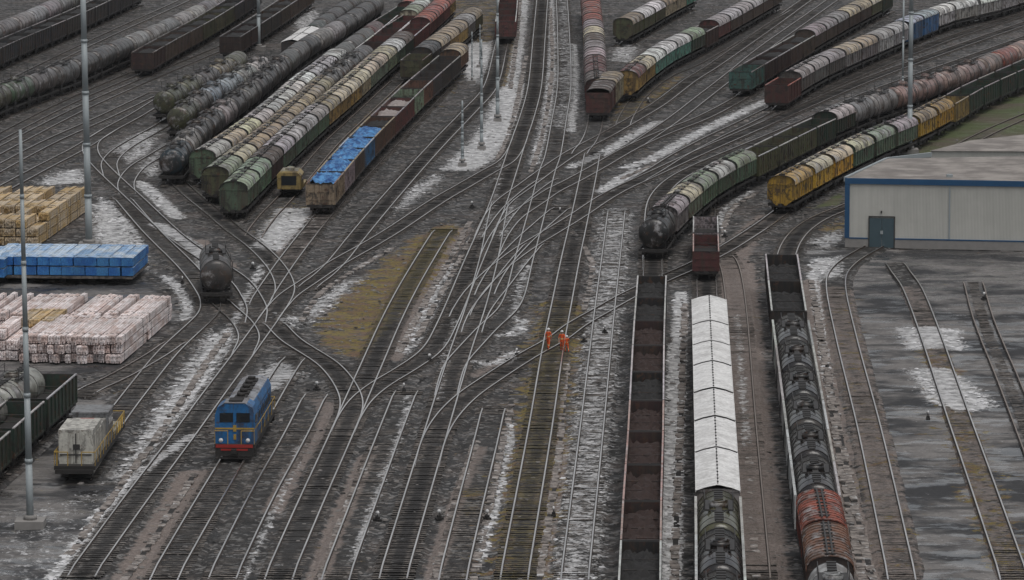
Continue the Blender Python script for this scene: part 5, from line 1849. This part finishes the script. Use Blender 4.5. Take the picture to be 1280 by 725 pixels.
# ------------------------------------------------------------------ people
def person(label, u, v, face, pose, h=1.78):
    x, y = P(u, v)
    o = thing('person', label, 'person', (x, y, 0.06), face, 'track workers in orange')
    V = [(0, 0, .98), (0, 0, 1.14), (0, .01, 1.32), (0, .01, 1.46), (0, .0, 1.54), (0, -.02, 1.64), (0, -.02, 1.72)]
    R = [(.155, .115), (.15, .105), (.165, .115), (.15, .10), (.062, .062), (.088, .10), (.075, .085)]
    E = [(0, 1), (1, 2), (2, 3), (3, 4), (4, 5), (5, 6)]
    part = ['suit'] * 4 + ['skin'] * 3

    def chain(root, pts, rs, kinds):
        prev = root
        for p_, r_, kd in zip(pts, rs, kinds):
            V.append(p_); R.append((r_, r_)); part.append(kd)
            E.append((prev, len(V) - 1)); prev = len(V) - 1
        return prev
    sw, arm = pose
    for s in (-1, 1):
        f = s * sw
        chain(0, [(s * .10, 0, .92), (s * .11, -.16 * f - .02, .50), (s * .11, -.22 * f + .02 + (.10 if f < 0 else 0), .10), (s * .12, -.22 * f - .16 + (.10 if f < 0 else 0), .045)],
              [.095, .068, .05, .04], ['suit'] * 3 + ['boot'])
        hx, hy, hz = arm[0 if s < 0 else 1]
        el = (s * .27, hy * .4 + .05, (1.43 + hz) / 2 + .01)
        w_ = chain(3, [(s * .19, .01, 1.43), el, (s * hx, hy, hz)], [.062, .048, .034], ['suit', 'suit', 'skin'])
        pal = chain(w_, [(s * hx, hy - .03, hz - .07)], [.036], ['skin'])
        for q in range(4):
            dx = (-.027 + .018 * q)
            ln = (.06, .075, .08, .065)[q]
            chain(pal, [(s * hx + dx, hy - .045, hz - .11), (s * hx + dx, hy - .065, hz - .11 - ln * .5), (s * hx + dx * .9, hy - .06, hz - .11 - ln * .9)], [.010, .009, .008], ['skin'] * 3)
        chain(w_, [(s * hx - s * .035, hy - .045, hz - .05), (s * hx - s * .05, hy - .075, hz - .09)], [.012, .010], ['skin'] * 2)
    me = bpy.data.meshes.new('body')
    me.from_pydata(V, E, [])
    tmp = bpy.data.objects.new('tmp', me)
    C.objects.link(tmp)
    tmp.modifiers.new('skin', 'SKIN')
    sk = me.skin_vertices[0].data
    for i, r in enumerate(R):
        sk[i].radius = r
        sk[i].use_root = (i == 0)
    tmp.modifiers.new('sub', 'SUBSURF').levels = 1
    dg = bpy.context.evaluated_depsgraph_get()
    bm_ = bpy.data.meshes.new_from_object(tmp.evaluated_get(dg))
    bpy.data.objects.remove(tmp)
    bm_.name = 'body'
    bm_.materials.clear()
    for k in ('hivis', 'skin', 'boot', 'band'):
        bm_.materials.append(M[k])
    Vn = np.array(V)
    for p_ in bm_.polygons:
        c_ = np.array(p_.center)
        kd = part[int(np.argmin(((Vn - c_) ** 2).sum(1)))]
        mi_ = {'suit': 0, 'skin': 1, 'boot': 2}[kd]
        if mi_ == 0 and (1.08 < c_[2] < 1.15 or (.32 < c_[2] < .38)):
            mi_ = 3
        p_.material_index = mi_
        p_.use_smooth = True
    link('body', bm_, o)
    b = MB()
    n = 14
    pr = [(-.0, 0)]
    for zz, rr in ((1.70, .145), (1.705, .125), (1.76, .118), (1.80, .09), (1.825, .045), (1.83, .005)):
        pr.append((rr, zz))
    vs, fs = [], []
    for rr, zz in pr[1:]:
        for k in range(n):
            t_ = 2 * math.pi * k / n
            vs.append((rr * math.cos(t_), -.02 + rr * 1.12 * math.sin(t_), zz))
    for i in range(len(pr) - 2):
        for k in range(n):
            j = (k + 1) % n
            fs.append((i * n + k, i * n + j, (i + 1) * n + j, (i + 1) * n + k))
    b.add(vs, fs, 0, True)
    link('helmet', b.mesh('helmet', [M['white']]), o)
    b = MB()
    for s in (-1, 1):
        b.bar((s * .034, -.115, 1.655), (s * .034, -.125, 1.655), .013, 0, 8)
    link('eye', b.mesh('eye', [M['boot']]), o)
    b = MB()
    b.bar((0, -.11, 1.655), (0, -.135, 1.615), .010, 0, 6, .017)
    b.box(-.026, .026, -.118, -.108, 1.578, 1.586)
    for s in (-1, 1):
        b.box(s * .088 - .01, s * .088 + .01, -.04, .01, 1.60, 1.67)
    link('nose', b.mesh('nose', [M['skin']]), o)
    return o


M['hivis'] = plain('orange_workwear', (0.62, 0.085, 0.012, 1), 0.7, 0, .25, 8)
M['skin'] = plain('skin', (0.38, 0.22, 0.16, 1), 0.5, 0, .1)
M['boot'] = plain('boot_leather', (0.012, 0.011, 0.010, 1), 0.6)
M['band'] = plain('reflective_band', (0.45, 0.42, 0.20, 1), 0.4)
person('worker in orange overalls and white helmet standing alone at the rail', 685.5, 437, math.radians(160), (.8, ((.26, -.05, .88), (.30, -.12, .92))))
person('worker in orange overalls and white helmet, taller one of the standing pair', 702.5, 440, math.radians(-10), (.3, ((.24, -.12, .95), (.25, -.25, 1.05))))
person('worker in orange overalls bent shorter, right one of the standing pair', 708.5, 441, math.radians(200), (.6, ((.22, -.2, .95), (.24, -.1, .85))), 1.6).scale = (.86, .86, .80)

# ------------------------------------------------------------------ rubble, clods and snow lumps strewn over the yard
def lumps(name, n, col, smin, smax, kind, lo, hi, flat=.5):
    """n small lumps strewn where the cover of a ground kind lies between lo and hi"""
    base = np.array([(-1, -1, 0), (1, -1, 0), (1, 1, 0), (-1, 1, 0), (-.6, -.6, 1), (.6, -.55, 1), (.55, .6, .9), (-.6, .55, 1)], float)
    F8 = np.array([(4, 5, 6, 7), (0, 1, 5, 4), (1, 2, 6, 5), (2, 3, 7, 6), (3, 0, 4, 7)])
    u, v = RNG.uniform(-30, 1310, n * 14), RNG.uniform(0, 735, n * 14)
    xy = np.array([P(a, b) for a, b in zip(u, v)])
    cv = cover(kind, xy[:, 0].copy(), xy[:, 1].copy())
    xy = xy[(cv >= lo * RNG.uniform(.4, 1.0, len(cv))) & (cv <= hi)][:n]
    k = len(xy)
    sz = RNG.uniform(smin, smax, k)
    q = base[None] * np.c_[sz * RNG.uniform(.6, 1.3, k), sz * RNG.uniform(.6, 1.3, k), sz * flat][:, None, :] * RNG.uniform(.8, 1.2, (k, 8, 1))
    a = RNG.uniform(0, 6.28, k)[:, None]
    vx = q[..., 0] * np.cos(a) - q[..., 1] * np.sin(a) + xy[:, :1]
    vy = q[..., 0] * np.sin(a) + q[..., 1] * np.cos(a) + xy[:, 1:]
    vs = np.stack([vx, vy, q[..., 2] - .02], -1).reshape(-1, 3)
    fs = (F8[None] + (np.arange(k) * 8)[:, None, None]).reshape(-1, 4)
    mb = MB()
    mb.add(vs.tolist(), fs.tolist(), 0)
    tag(link(name, mb.mesh(name, [col])), kind='stuff')



lumps('rubble', 4000, plain('stone_rubble', (0.15, 0.14, 0.132, 1), .9, 0, .9, .7), .05, .22, 'yard', 0, .3)
lumps('snow', 2500, plain('snow_lumps', (0.55, 0.55, 0.56, 1), .8, 0, .25, .8), .06, .24, 'snow', .7, 2, .35)
lumps('debris', 1100, plain('dark_debris', (0.018, 0.017, 0.016, 1), .9), .05, .18, 'yard', 0, .3)

# ------------------------------------------------------------------ damp air over the yard
hz = MB()
hz.box(-4100, 4100, -1600, 8100, -1.1, 64.0)
hm = bpy.data.materials.new('damp_air')
hm.use_nodes = True
hm.node_tree.nodes.clear()
ho = hm.node_tree.nodes.new('ShaderNodeOutputMaterial')
hv = hm.node_tree.nodes.new('ShaderNodeVolumePrincipled')
hv.inputs['Color'].default_value = (0.86, 0.90, 0.95, 1)
hv.inputs['Density'].default_value = HAZE
hm.node_tree.links.new(hv.outputs[0], ho.inputs['Volume'])
hzo = link('haze', hz.mesh('haze', [hm]))
tag(hzo, kind='stuff')
